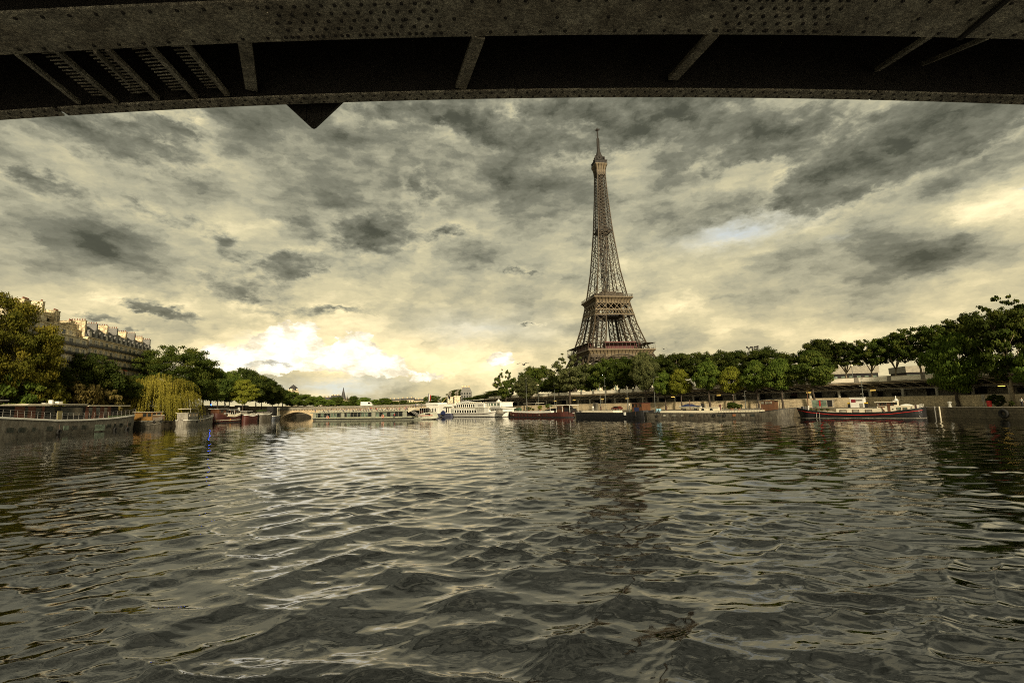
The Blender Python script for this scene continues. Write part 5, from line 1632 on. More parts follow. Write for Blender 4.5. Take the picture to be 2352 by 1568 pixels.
MB().bar((f(1470, 235)[0], yw - .1, f(1450, 235)[1]), (f(1520, 300)[0], yw - .4, 1.5), .25, .12).build('gangplank', WOOD, b.root)
MB().box(f(1412, 225)[0], f(1525, 225)[0], yw - .05, yw, f(1450, 236)[1], f(1450, 220)[1]).build('name_board', WOOD, b.root)
yk = b.house('chart_house', CREAM, f(1652, 170)[0], f(1708, 170)[0], 1.5, f(1680, 132)[1], .5, 'chart_house_roof', WHITE, .12)
for X in (1668, 1692):
    b.window(f(X, 170)[0], f(1680, 168)[1], .3, .6, GLASS, None, y=yk - .02)
MB().lathe((f(1672, 100)[0], 0, f(1680, 132)[1] + .1), [(.32, 0), (.3, .35), (.1, .4), (.09, 1.0)], 8).build('signal_mast', WHITE, b.root)
zq = f(1800, 205)[1]
ya = b.house('aft_cabin', CREAM, xd, xg, 1.3, zq, .74)
for X in (1743, 1843):
    x0, x1 = f(X - 30, 255)[0], f(X + 30, 255)[0]
    b.window((x0 + x1) / 2, f(X, 250)[1], x1 - x0, .5, GLASS3, WOOD, y=ya - .02)
for X in (1647, 1942):
    x, z = f(X, 258 if X < 1800 else 234)
    MB().lathe((0, 0, 0), [(.13, 0), (.13, .05)], 10).build('porthole', GLASS, b.root, loc=(x, ya - .03, z)).rotation_euler = (R(90), 0, 0)
rows = []
for k in range(9):
    s_ = k / 8
    x = f(1745, 200)[0] + (f(1940, 200)[0] - f(1745, 200)[0]) * s_
    hh = .05 + .30 * math.sin(math.pi * s_) ** .6
    rows.append([(x, -1.2, zq), (x, -.8, zq + hh * .8), (x, 0, zq + hh), (x, .8, zq + hh * .8), (x, 1.2, zq)])
MB().loft(rows).build('covered_dinghy', WHITE, b.root)
MB().box(f(2000, 230)[0], f(2022, 230)[0], ya - .1, ya + .6, 1.9, 2.75).build('aft_door', RUST, b.root)
b.rail('stern_rail', WHITE, f(2030, 250)[0], f(2110, 250)[0], .8, 5)
MB().lathe((f(208, 245)[0], -.4, 1.8), [(.42, 0), (.45, .6), (.42, 1.0)], 10).build('deck_barrel', BLACK, b.root)
MB().bar((f(285, 260)[0], 0, 1.6), (f(288, 220)[0], 0, 3.0), .22).build('windlass', WHITE, b.root)
MB().tube([(f(275, 250)[0], .3, 1.6), (f(262, 0)[0], .3, 6.4)], [.13, .08], 7).build('mast', WOOD, b.root)
b.rail('bow_rail', STEEL, f(90, 250)[0], f(240, 250)[0], .5, 6, .05, .02, 1)
mb = MB()
for X in (455, 500):
    mb.bar(b.side(f(X, 300)[0], 1.3, .1), b.side(f(X, 380)[0], .1, .12), .10)
mb.build('mooring_spar', STEEL, b.root)
for k, X in enumerate((340, 430, 515, 605)):
    plant(b.c + b.u * f(X, 280)[0] + Vector((0, 0, 1.55)) - b.n * .9, .42, .75, 'small pale flower pot in a row on the foredeck of the red striped black barge', 'greygreen')
# ------------------------------------------------------------------ railway gallery behind the right quay
def shifted(mb, off):
    mb.v = [(v[0] - off[0], v[1] - off[1], v[2] - off[2]) for v in mb.v]
    return mb
def resample(poly, step, y0, y1):
    pts, acc, out = [p for p in poly if y0 <= p.y <= y1], 0.0, []
    out.append(pts[0])
    for a, b in zip(pts, pts[1:]):
        d = (b - a).length
        while acc + d >= step:
            a = a.lerp(b, (step - acc) / d)
            out.append(a)
            d = (b - a).length
            acc = 0
        acc += d
    return out
def gallery():
    base = r_low[len(r_low) // 3] + Vector((3, 0, 4.6))
    g = thing('railway_gallery', 'long open railway gallery with columns and a white panelled parapet along the right bank', 'railway gallery', base)
    conc = mat('weathered concrete', (.24, .205, .145), .9, .45, .6, bump=.2)
    panel = mat('white parapet panel', (.80, .74, .60), .8, .15, 1.1)
    pier_m = mat('grey parapet post', (.20, .18, .14), .9, .4, 1.5)
    colm = mat('grey gallery column', (.42, .40, .33), .8, .35, 2)
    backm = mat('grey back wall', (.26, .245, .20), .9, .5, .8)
    A = [p for p in r_low if 20 <= p.y <= 262]
    O = lambda d: offset(A, d)
    def S_(d0, d1, z0, z1, name, m):
        return shifted(wall_strip(MB(), O(d0), O(d1), z0, z1), base).build(name, m, g)
    S_(-.1, 9.6, 8.30, 8.54, 'roof', conc)
    S_(-.35, -.1, 8.28, 8.62, 'roof_edge', conc)
    S_(-.30, -.12, 7.98, 8.10, 'soffit_lip', mat('ochre lip', (.34, .26, .15), .8, .3))
    mb = MB()
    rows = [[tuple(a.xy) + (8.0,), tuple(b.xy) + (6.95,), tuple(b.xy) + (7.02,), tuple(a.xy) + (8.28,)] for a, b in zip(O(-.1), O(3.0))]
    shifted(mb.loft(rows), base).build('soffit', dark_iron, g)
    S_(2.9, 3.2, 6.62, 6.92, 'beam', conc)
    S_(2.75, 2.9, 6.42, 6.52, 'beam_rail', STEEL)
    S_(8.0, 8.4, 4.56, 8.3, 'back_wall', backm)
    S_(.7, .8, 4.6, 4.75, 'kerb', conc)
    C = resample(offset(r_low, 3.05), 6.9, 20, 262)
    F = resample(offset(r_low, -.22), 6.9, 20, 262)
    Bk = resample(offset(r_low, 7.6), 6.9, 20, 262)
    for i, p in enumerate(C):
        shifted(MB().lathe((p.x, p.y, 0), [(.42, 4.55), (.34, 4.8), (.34, 6.3), (.48, 6.62)], 10), base).build('column', colm, g, True)
    for i, (a, b) in enumerate(zip(F, F[1:])):
        u = (b - a).normalized()
        shifted(MB().bar(a + u * .45 + Vector((0, 0, 9.15)), b - u * .45 + Vector((0, 0, 9.15)), .16, 1.0), base).build('parapet_panel', panel, g)
        shifted(MB().bar(a - u * .42 + Vector((0, 0, 9.2)), a + u * .42 + Vector((0, 0, 9.2)), .34, 1.24), base).build('parapet_post', pier_m, g)
    shifted(MB().path([p + Vector((0, 0, 9.78)) for p in F], .3, .12), base).build('parapet_coping', conc, g)
    # slanted ribs under the soffit
    mb = MB()
    for a, b in zip(resample(offset(r_low, 0), 2.3, 20, 262), resample(offset(r_low, 3.0), 2.3, 20, 262)):
        mb.bar(a + Vector((0, 0, 7.92)), b + Vector((0, 0, 6.9)), .2, .16)
    shifted(mb, base).build('soffit_rib', bridge_iron, g)
    # things stored behind the columns: doors, shutters and patches
    rr = random.Random(11)
    for i, (a, b) in enumerate(zip(Bk, Bk[1:])):
        for k in range(2):
            t0 = rr.uniform(.05, .5)
            p, q = a.lerp(b, t0), a.lerp(b, t0 + rr.uniform(.15, .4))
            h = rr.choice([1.0, 1.4, 2.1])
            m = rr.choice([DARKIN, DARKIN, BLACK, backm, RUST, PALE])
            if m in (RUST, PALE) and rr.random() < .6:
                m = DARKIN
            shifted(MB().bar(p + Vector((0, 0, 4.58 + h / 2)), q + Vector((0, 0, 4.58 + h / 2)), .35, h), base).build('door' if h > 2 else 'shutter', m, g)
    lit = mat('lit tube lamp', (.8, .6, .2), .5, .1, 1, emit=(1.0, .62, .12, 2.2))
    for px, y in ((1278, 913), (1323, 911), (1381, 908), (1441, 905.5), (1548, 904), (1645, 906), (1862, 905), (2000, 901), (2300, 905)):
        d = ray(px, y)
        best = min((abs((p - EYE).xy.normalized().cross(d.xy.normalized())), i) for i, p in enumerate(offset(A, 2.5)))[1]
        p = offset(A, 2.5)[best]
        shifted(MB().bar((p.x - .55, p.y + .2, 6.35), (p.x + .55, p.y - .2, 6.35), .14, .1), base).build('tube_lamp', lit, g)
gallery()
# lamp posts
def lamp(px, ytop, d, zb, kind, label):
    p, a = along(offset(RQ, d), px, zb)
    h = at(px, ytop, p.y).z - zb
    t = thing('street_lamp', label, 'street lamp', p, a, 'lamp posts of the right bank')
    post = mat('grey green lamp post', (.085, .095, .082), .5, .3)
    MB().lathe((0, 0, 0), [(.2, 0), (.16, .5), (.10, 1.2), (.055, h)], 8).build('post', post, t, True)
    glow = mat('milky lamp globe', (.62, .56, .42), .3, .1)
    if kind == 'globes':
        for s in (-.55, .55):
            MB().bar((0, 0, h - .5), (s, 0, h - .35), .06).bar((s, 0, h - .35), (s, 0, h - .2), .06).build('arm', post, t)
            MB().lathe((s, 0, h - .25), [(.02, 0), (.2, .08), (.27, .25), (.2, .42), (.02, .5)], 10).build('globe', glow, t, True)
        MB().lathe((0, 0, h), [(.5, 0), (.55, .06), (.2, .2), (.03, .35)], 10).build('cap', glow, t, True)
    elif kind == 'globe':
        MB().lathe((0, 0, h - .1), [(.02, 0), (.3, .12), (.4, .38), (.3, .64), (.02, .76)], 10).build('globe', glow, t, True)
    elif kind == 'arm':
        MB().path([(0, 0, h - .1), (-.5, 0, h + .25), (-1.5, 0, h + .35)], .09).build('arm', post, t)
        MB().box(-2.2, -1.4, -.14, .14, h + .26, h + .42).build('lamp_head', PALE, t)
    else:
        for z, s in ((h * .72, .35), (h * .97, -.3), (h * .45, .3)):
            MB().bar((0, 0, z), (s, 0, z + .1), .05).box(min(s, 0) - .2, min(s, 0) + .2 if s < 0 else s + .2, -.12, .12, z + .02, z + .2).build('spotlight', PALE, t)
for a in ((1210, 866, 3, 2.2, 'spots', 'thin lamp post beside the grey green tree behind the red brown barge bow'), (1238, 884, 4, 2.2, 'globes', 'lamp post with a double globe head above the red brown barge'),
          (1275, 864, 4, 2.2, 'spots', 'thin lamp post at the left end of the gallery columns'), (1392, 866, 4, 2.2, 'spots', 'thin lamp post left of the tower axis on the quay'),
          (1381, 880, 5, 2.2, 'spots', 'short lamp post in front of the white parapet near the grey shelter'), (1441, 888, 4, 2.2, 'spots', 'dark short lamp post above the low black barge'),
          (1504, 868, 4, 2.2, 'arm', 'lamp post with a curved arm right of the tall narrow quay tree'), (1712, 898, 5, 2.2, 'spots', 'thin lamp post under the broad green quay tree'),
          (1984, 868, 5, 2.2, 'spots', 'tallest thin lamp post carrying spotlights, behind the white booth'), (1958, 842, 11, 8.6, 'globe', 'globe lamp on the upper street near the tallest thin lamp post'),
          (2253, 862, 12, 8.6, 'globe', 'globe lamp on the upper street left of the tallest quay tree')):
    lamp(*a)
# floodlight mast behind the trees
p = at(1728, 800, 190)
t = thing('floodlight_mast', 'tall dark mast with a crossbar of floodlights above the treetops', 'floodlight mast', (p.x, p.y, 8.5), R(15))
h = p.z - 8.5 + .3
MB().lathe((0, 0, 0), [(.45, 0), (.3, 6), (.24, h + .5)], 8).build('mast', dark_iron, t)
MB().bar((-2.6, 0, h - .2), (2.6, 0, h + .25), .28).build('crossbar', dark_iron, t)
for x, z in ((-2.6, .15), (-1.8, -.75), (-.9, .15), (1.0, .25), (.9, -.55), (1.8, .3), (2.5, .45), (1.9, -.5), (2.4, -.35)):
    MB().lathe((x, -.2, h + z), [(.10, -.25), (.32, -.1), (.30, .3), (.1, .35)], 8).build('floodlight', dark_iron, t)

# quay furniture
def quay_at(px, d, z=2.2):
    return along(offset(RQ, d), px, z)
def put(px, d, z=2.2):
    return quay_at(px, d, z)
# white booth with a poster
p, a = put(1970, 5)
t = thing('kiosk', 'white kiosk with a dark red poster standing behind the red striped barge', 'kiosk', p, a + math.pi)
t.scale = (.85, .85, .58)
MB().box(-1.7, 1.7, -1.1, 1.1, 0, 4.0).build('body', WHITE, t)
MB().box(-1.85, 1.85, -1.25, 1.25, 4.0, 4.3).build('roof', WHITE, t)
for x0, x1, z0, z1, m, n in ((-1.4, -.3, 2.2, 3.5, mat('dark red poster', (.20, .02, .03), .6, .5, 2), 'poster'), (-.2, 1.4, 2.8, 3.4, GREY, 'poster'), (.6, 1.45, .1, 1.8, PALE, 'door')):
    MB().box(x0, x1, -1.16, -1.1, z0, z1).build(n, m, t)
    MB().box(x0, x1, 1.1, 1.16, z0, z1).build(n, m, t)
for px, lab in ((1949, 'small bin with a yellow lid left of the white kiosk'), (1992, 'small bin with a yellow lid right of the white kiosk')):
    p, a = put(px, 4.5)
    t = thing('waste_bin', lab, 'bin', p, a, 'bins beside the white kiosk')
    t.scale = (.8, .8, .85)
    MB().box(-.35, .35, -.35, .35, 0, 1.1).build('body', BLACK, t)
    MB().prism([(-.42, 1.1), (.42, 1.1), (.36, 1.45), (-.36, 1.45)], -.42, .42).build('lid', mat('yellow plastic', (.55, .36, .02), .5, .15), t)
# glass shelter
p, a = put(1892, 5)
t = thing('glass_shelter', 'grey glass shelter with one red panel left of the white kiosk', 'shelter', p, a + math.pi)
t.scale = (.9, .9, .62)
mb = MB()
for x in (-2.6, -.6, 1.2, 2.6):
    for y in (-.8, .8):
        mb.bar((x, y, 0), (x, y, 3.3), .12)
mb.box(-2.8, 2.8, -1, 1, 3.3, 3.45)
mb.build('frame', STEEL, t)
for x0, x1, m in ((-2.5, -.66, GLASS3), (-.5, 1.1, GLASS3), (1.3, 2.5, DARKIN)):
    MB().box(x0, x1, -.84, -.78, .3, 3.2).build('pane', m, t)
MB().box(-.75, -.35, .86, .92, .8, 3.1).box(-.75, -.35, -.94, -.88, .8, 3.1).build('red_panel', RED, t)
# grey shelter by the black barge
p, a = put(1368, 6)
t = thing('utility_cabinet', 'tall grey cabinet against the pale quay wall above the low black barge', 'cabinet', p, a + math.pi)
t.scale = (.8, .8, .64)
MB().box(-1.4, 1.4, -.5, .5, 0, 4.2).build('body', GREY, t)
MB().box(-1.5, 1.5, -.6, .6, 4.2, 4.35).build('roof', PALE, t)
for x in (-.02,):
    MB().box(x - .66, x + .62, -.55, -.5, .2, 3.9).build('door', DGREY, t)
p, a = put(1381, 4)
t = thing('bollard', 'small brown post right of the tall grey cabinet', 'post', p, a)
MB().lathe((0, 0, 0), [(.22, 0), (.2, 1.3), (.26, 1.4), (.1, 1.55)], 8).build('post', RUST, t)
p, a = put(1362, 4)
t = thing('lifebuoy_stand', 'small white stand left of the tall grey cabinet', 'stand', p, a)
MB().lathe((0, 0, 0), [(.15, 0), (.13, .8), (.36, .9), (.36, 1.5), (.1, 1.6)], 8).build('stand', WHITE, t)
# tyre on the river wall and small things at the right end
p, a = along(offset(RQ, -.18), 2306, 1.1)
t = thing('tyre_fender', 'large black round tyre fender hung on the river wall at the right', 'tyre fender', (p.x, p.y, 1.05), a)
MB().torus((0, 0, 0), .62, .28, 'y', 18, 7).build('tyre', RUBBER, t, True)
MB().tube([(0, 0, .8), (0, -.12, 1.25)], .04, 5).build('chain', dark_iron, t)
for px, m, lab in ((2149, STEEL, 'rusty steel mooring pole against the river wall right of the red striped barge'), (2162, CREAM, 'cream mooring pole against the river wall right of the red striped barge')):
    p, a = along(offset(RQ, -.25), px, 0)
    t = thing('mooring_pole', lab, 'mooring pole', (p.x, p.y, -.5), a, 'mooring poles')
    MB().lathe((0, 0, 0), [(.14, 0), (.14, 2.75), (.18, 2.8), (.05, 2.95)], 8).build('pole', m, t)
p, a = put(2185, 3)
t = thing('water_bollard', 'small white quay bollard at the foot of the big green quay tree', 'bollard', p, a)
MB().lathe((0, 0, 0), [(.36, 0), (.26, .2), (.24, .75), (.40, .85), (.40, 1.1), (.1, 1.2)], 10).build('bollard', WHITE, t)
p, a = put(2274, 4.2)
t = thing('waste_bin', 'bright red bin beside the ivy bush at the right', 'bin', p, a)
MB().lathe((0, 0, 0), [(.30, 0), (.36, .1), (.40, 1.0), (.44, 1.05), (.3, 1.25)], 10).build('bin', RED, t)
p, a = put(2262, 4.2)
t = thing('sign_post', 'grey sign board on a post left of the bright red bin', 'sign', p, a + math.pi)
MB().bar((0, 0, 0), (0, 0, 1.2), .12).build('post', STEEL, t)
MB().box(-.32, .32, -.05, .05, 1.0, 2.5).build('board', PALE, t)

# ------------------------------------------------------------------ cars
def car_proto(name, paint, label, loc, rz, group=None, van=False):
    t = thing(name, label, 'van' if van else 'car', loc, rz, group)
    if van:
        prof = [(-2.6, .4), (2.6, .4), (2.65, 1.0), (2.2, 1.25), (1.5, 2.3), (-2.55, 2.4), (-2.65, 1.2)]
        MB().prism(prof, -.95, .95).build('body', paint, t)
        MB().prism([(1.95, 1.32), (1.45, 2.12), (.7, 2.12), (.7, 1.32)], -.97, .97).build('window', GLASS, t)
        xs, r = (-1.7, 1.7), .36
    else:
        prof = [(-2.1, .35), (2.1, .35), (2.15, .75), (1.2, .95), (.55, 1.42), (-1.1, 1.45), (-1.75, 1.0), (-2.15, .9)]
        MB().prism(prof, -.85, .85).build('body', paint, t)
        MB().prism([(1.02, .97), (.5, 1.34), (-1.05, 1.37), (-1.55, 1.0)], -.87, .87).build('window', GLASS, t)
        xs, r = (-1.35, 1.35), .32
    for x in xs:
        for y in (-.8, .8):
            w = MB().torus((x, y, r), r * .72, r * .28, 'y', 12, 6).build('wheel', RUBBER, t, True)
            MB().lathe((0, 0, 0), [(r * .5, -.09), (r * .5, .09)], 10).build('rim', STEEL, w, loc=(x, y, r)).rotation_euler = (R(90), 0, 0)
    return t
silver = mat('silver car paint', (.40, .40, .38), .3, .1, metal=.3)
darkcar = mat('dark car paint', (.03, .03, .035), .25, .2)
whitecar = mat('white car paint', (.72, .71, .66), .3, .05)
redcar = mat('red brown car paint', (.10, .025, .018), .3, .2)
p, a = put(1487 - 12, 4.4)
p, a = along(offset(RQ, 4.4), 1462, 2.2)
p, a = along(offset(RQ, 5.0), 1469 - 18, 2.2)
q4 = z4(2200, 290)
p, a = along(offset(RQ, 4.6), q4[0], 2.2)
car_proto('parked_car', redcar, 'red brown car parked on the quay behind the low black barge', p, a)
q3 = z3(1960, 880)
p, a = along(offset(RQ, 3.4), q3[0], 2.2)
car_proto('parked_car', whitecar, 'white car parked on the quay between the restaurant boat and the red brown barge', p, a)
q3 = z3(2040, 770)
p, a = along(offset(RQ, 6.5), q3[0], 2.2)
car_proto('parked_car', BLUE_P, 'dark blue car parked behind the white car at the restaurant boat bow', p, a)
q4 = z4(410, 275)
p, a = along(offset(RQ, 4.5), q4[0], 2.2)
car_proto('parked_car', mat('green car paint', (.05, .10, .06), .3, .1), 'green car parked behind the left end of the red brown barge', p, a)
LST = offset(l_low, -2.6)
protos = {}
for px, kind, lab in ((463, 'white', 'white car on the embankment road just right of the willow'), (474, 'silver', 'silver car on the embankment road left of the blue light'), (485, 'dark', 'dark police car on the embankment road under the bright blue light'),
                      (498, 'silver', 'silver car on the embankment road behind the thick dark trunk'), (509, 'white', 'white car on the embankment road above the red brown boat'), (520, 'white', 'white car on the embankment road right of the thick dark trunk'),
                      (546, 'dark', 'dark car on the embankment road above the awning of the red brown boat'), (556, 'white', 'white car on the embankment road behind the slim row of trunks'), (566, 'silver', 'silver car on the embankment road behind the slim row of trunks')):
    p, a = along(LST, px, 8.02)
    m = {'white': whitecar, 'silver': silver, 'dark': darkcar}[kind]
    if kind not in protos:
        protos[kind] = car_proto('road_car', m, lab, p, a, 'cars on the left embankment road')
    else:
        dup(protos[kind], p, a, lab)
    if kind == 'dark' and px == 485:
        bl = thing('beacon_light', 'bright blue flashing light on the dark police car among the left bank trees', 'beacon light', (p.x, p.y, p.z + 1.5))
        MB().lathe((0, 0, 0), [(.25, 0), (.22, .3), (.02, .42)], 10).build('lens', mat('blue beacon', (.05, .1, .9), .3, .1, emit=(.02, .10, 1.0, 30)), bl)
# parapet fence of embankment road
# ------------------------------------------------------------------ apartment buildings of the left bank
lime = mat('cream limestone', (.72, .65, .48), .85, .25, .25, bump=.15, grit=1.2)
brownst = mat('brown limestone', (.62, .53, .36), .85, .35, .3, bump=.2, grit=1.2)
slate = mat('dark slate', (.050, .048, .045), .7, .3, 1.2)
shutter = mat('pale shutter', (.50, .47, .39), .7, .15)
potclay = mat('clay chimney pot', (.22, .085, .05), .8, .2)
zinc = mat('grey zinc', (.17, .165, .15), .6, .25, .6)
def apartments(name, label, loc, rz, length, z_eave, floors, bays, stone, style):
    t = thing(name, label, 'apartment building', loc, rz)
    D = 13.0
    rr = random.Random(len(label))
    fh = z_eave / floors
    MB().box(0, length, 0, D, 0, z_eave).build('wall', stone, t)
    bw = length / bays
    mb = MB()
    for f in range(1, floors + 1):
        mb.box(-.1, length + .1, -.35, -.002, f * fh - .22, f * fh + .05)
    mb.build('cornice', stone, t)
    for f in range(1, floors):
        mb = MB()
        for i in range(int(length / .5)):
            x = i * .5 + .2
            mb.bar((x, -.72, f * fh + .05), (x, -.72, f * fh + 1.0), .07)
        mb.bar((0, -.72, f * fh + 1.0), (length, -.72, f * fh + 1.0), .10)
        mb.bar((0, -.72, f * fh + .45), (length, -.72, f * fh + .45), .16, .5)
        mb.box(0, length, -.85, -.36, f * fh - .12, f * fh + .05)
        mb.build('balcony', BLACK if f % 2 else dark_iron, t)
    for f in range(0, floors):
        for i in range(bays):
            x = (i + .5) * bw
            w, h = bw * (.44 if style == 'mansard' else .5), fh * .68
            z = f * fh + .1
            lit = rr.random()
            mb = MB().box(x - w / 2, x + w / 2, -.06, .02, z, z + h, 0)
            fm = 1
            mb.box(x - w / 2 - .16, x - w / 2, -.14, .02, z, z + h + .14, fm).box(x + w / 2, x + w / 2 + .16, -.14, .02, z, z + h + .14, fm).box(x - w / 2, x + w / 2, -.14, .02, z + h, z + h + .14, fm).box(x - .06, x + .06, -.10, -.06, z, z + h, fm)
            if lit < .40:
                mb.box(x - w / 2 - .02, x - w * .18, -.10, -.062, z, z + h, 2).box(x + w * .18, x + w / 2 + .02, -.10, -.062, z, z + h, 2)
            elif lit < .55:
                mb.box(x - w / 2, x + w / 2, -.11, -.062, z + h * .35, z + h, 2)
            mb.build('window', [GLASS, shutter, shutter], t)
    if style == 'mansard':
        H = 6.0
        MB().add([(0, 0, z_eave + .05), (length, 0, z_eave + .05), (length, D, z_eave + .05), (0, D, z_eave + .05), (0, 1.6, z_eave + 3.4), (length, 1.6, z_eave + 3.4), (length, D - 1.6, z_eave + 3.4), (0, D - 1.6, z_eave + 3.4), (0, 3.6, z_eave + H - .8), (length, 3.6, z_eave + H - .8), (length, D - 3.6, z_eave + H - .8), (0, D - 3.6, z_eave + H - .8)],
                 [(0, 1, 5, 4), (1, 2, 6, 5), (2, 3, 7, 6), (3, 0, 4, 7), (4, 5, 9, 8), (5, 6, 10, 9), (6, 7, 11, 10), (7, 4, 8, 11), (8, 9, 10, 11)]).build('mansard_roof', slate, t)
        for i in range(bays):
            x = (i + .5) * bw
            dm = MB().box(x - bw * .27, x + bw * .27, .12, 2.2, z_eave + .06, z_eave + 2.5).prism([(x - bw * .30, z_eave + 2.5), (x + bw * .30, z_eave + 2.5), (x + bw * .16, z_eave + 3.0), (x - bw * .16, z_eave + 3.0)], .05, 2.4).build('dormer', zinc, t)
            MB().box(x - bw * .17, x + bw * .17, .04, .12, z_eave + .35, z_eave + 2.2).build('dormer_window', GLASS if i % 3 else shutter, dm)
        n = max(3, bays // 2)
        for i in range(n + 1):
            x = length * i / n
            k = MB().box(x - .5, x + .5, .9, 7.0, z_eave, z_eave + H + rr.uniform(.2, 1.3)).box(x - .62, x + .62, .8, 7.1, z_eave + H + .2, z_eave + H + .45)
            st = k.build('chimney_stack', zinc if i % 2 else brownst, t)
            top = max(v[2] for v in k.v)
            mb = MB()
            for q in range(7):
                mb.lathe((x, 1.4 + q * .85, top - .02), [(.20, 0), (.15, .75)], 7)
            mb.build('chimney_pot', potclay, st)
    else:
        for k, (dy, x0, x1, z0, z1) in enumerate(((2.4, 0, length, 0, 3.2), (4.8, 0, length * .62, 3.2, 6.4))):
            a = MB().box(x0 + .02, x1 - .02, dy, D - .02, z_eave + z0 + .06, z_eave + z1).box(x0, x1, dy - .5, D, z_eave + z1, z_eave + z1 + .3).build('set_back_storey', stone, t)
            nb = int((x1 - x0) / bw)
            for i in range(nb):
                x = x0 + (i + .5) * (x1 - x0) / nb
                MB().box(x - 1.0, x + 1.0, dy - .06, dy, z_eave + z0 + .3, z_eave + z0 + 2.5).build('terrace_window', GLASS if i % 2 else shutter, a)
        for i, (x, w, h) in enumerate(((length * .12, 3.4, 9.4), (length * .36, 1.4, 10.4), (length * .60, 3.0, 8.6), (length * .62, 1.6, 7.0), (length * .88, 2.6, 6.4), (length * .99, 1.4, 5.8))):
            k = MB().box(x - w / 2, x + w / 2, 3.2, 7.5, z_eave + .1, z_eave + h).box(x - w / 2 - .1, x + w / 2 + .1, 3.1, 7.6, z_eave + h, z_eave + h + .25)
            st = k.build('chimney_stack', stone if i % 2 else brownst, t)
            mb = MB()
            for q in range(max(2, int(w / .55))):
                mb.lathe((x - w / 2 + .3 + q * .55, 3.8, z_eave + h + .24), [(.18, 0), (.14, .7)], 7)
            mb.build('chimney_pot', potclay, st)
    return t
FA = 105.4                                                # the facade line swings away from the river
FU = Vector((math.cos(R(FA)), math.sin(R(FA)), 0))
F0 = Vector((-169.0, 191.6, 8))
apartments('apartment_building', 'cream apartment building with set back terraces rising behind the huge olive tree', F0 - FU * 34.2, R(FA), 34, 27.6, 8, 8, lime, 'terrace')
B2 = apartments('apartment_building', 'brown stone apartment building with dark mansards, dormers and rows of chimney pots', F0, R(FA), 57, 28.8, 8, 14, brownst, 'mansard')
d_ = ray(284, 852)
k_ = (F0 - EYE).dot(Vector((FU.y, -FU.x, 0))) / d_.dot(Vector((FU.y, -FU.x, 0)))
aw = thing('window_awning', 'small bright red awning on the brown stone apartment facade', 'awning', EYE + d_ * k_ + Vector((.05, 0, 0)), R(FA))
MB().add([(-.9, 0, .5), (.9, 0, .5), (.9, -1.3, -.1), (-.9, -1.3, -.1), (-.9, 0, .56), (.9, 0, .56), (.9, -1.3, -.04), (-.9, -1.3, -.04)], [(3, 2, 1, 0), (4, 5, 6, 7), (0, 1, 5, 4), (1, 2, 6, 5), (2, 3, 7, 6), (3, 0, 4, 7)]).build('canvas', mat('bright red canvas', (.55, .015, .012), .8, .1), aw)
MB().bar((-.85, 0, -.2), (-.85, -1.25, -.1), .05).bar((.85, 0, -.2), (.85, -1.25, -.1), .05).build('frame', STEEL, aw)
MB().tube([(0, 0, 0), (0, 0, 5)], .05, 5).bar((-.6, 0, 4.4), (.6, 0, 4.4), .05).bar((-.4, 0, 3.9), (.4, 0, 3.9), .05).build('roof_aerial', STEEL, B2, loc=(24, 5, 31.5))

# ------------------------------------------------------------------ stone bridge upriver
def stone_bridge():
    A, Bp = Vector((-160, 336, 0)), Vector((-44, 336, 0))
    L = (Bp - A).length
    t = thing('stone_bridge', 'low stone arch bridge crossing the river behind the tour boat', 'bridge', A)
    pale = stonemat('pale bridge stone', (.50, .42, .28), (.43, .36, .24), .7, .7, .25)
    grey = mat('grey parapet stone', (.19, .175, .135), .9, .35, .7)
    n, Wd = 5, 14.0
    sp = L / n
    zt = 5.9
    for i in range(n):
        x0, x1 = i * sp + 1.4, (i + 1) * sp - 1.4
        pts = [(i * sp, -2), (x0, -2), (x0, .9)]
        for k in range(17):
            a = k / 16
            pts.append((x0 + (x1 - x0) * a, .9 + 3.3 * math.sin(math.pi * a) ** .8))
        pts += [(x1, .9), (x1, -2), ((i + 1) * sp, -2), ((i + 1) * sp, zt), (i * sp, zt)]
        # fill as quads above the arch
        mb = MB()
        arch = pts[2:20]
        for y0, y1 in ((0, Wd),):
            mb.box(i * sp, x0, 0, Wd, -2, zt).box(x1, (i + 1) * sp, 0, Wd, -2, zt)
            for (xa, za), (xb, zb) in zip(arch[1:], arch[2:]):
                mb.add([(xa, 0, za), (xb, 0, zb), (xb, 0, zt), (xa, 0, zt), (xa, Wd, za), (xb, Wd, zb), (xb, Wd, zt), (xa, Wd, zt)], [(0, 1, 2, 3), (7, 6, 5, 4), (1, 0, 4, 5), (3, 2, 6, 7)])
        mb.build('arch', pale, t)
        mb = MB()
        for (xa, za), (xb, zb) in zip(arch[1:], arch[2:]):
            mb.bar((xa, -.04, za + .25), (xb, -.04, zb + .25), .14, .5)
        mb.build('arch_ring', pale, t)
    for i in range(n + 1):
        MB().lathe((i * sp, 0, 0), [(1.7, -2), (1.7, 1.0), (1.2, 1.6), (.2, 2.0)], 10).build('pier', pale, t)
    MB().box(-8, L + 8, -.5, Wd + .5, zt + .004, zt + .35).build('cornice', grey, t)
    MB().box(-8, L + 8, -.4, -.05, zt + .35, zt + 1.45).build('parapet', grey, t)
    MB().box(-8, L + 8, Wd, Wd + .4, zt + .35, zt + 1.45).build('parapet', grey, t)
    mb = MB()
    for i in range(int(L / 1.1)):
        mb.box(i * 1.1, i * 1.1 + .5, -.78, -.5, zt - .42, zt)
    mb.build('corbels', grey, t)
    MB().box(-8, 0, -1, Wd + 1, -2, zt).build('abutment', pale, t)
    MB().box(L, L + 8, -1, Wd + 1, -2, zt).build('abutment', pale, t)
stone_bridge()
ZB = 6.26
p = at(843, 931, 341)
car_proto('delivery_van', whitecar, 'white van crossing the stone bridge above the tour boat passengers', (p.x, 341, ZB), 0, None, True).scale = (1.55,) * 3
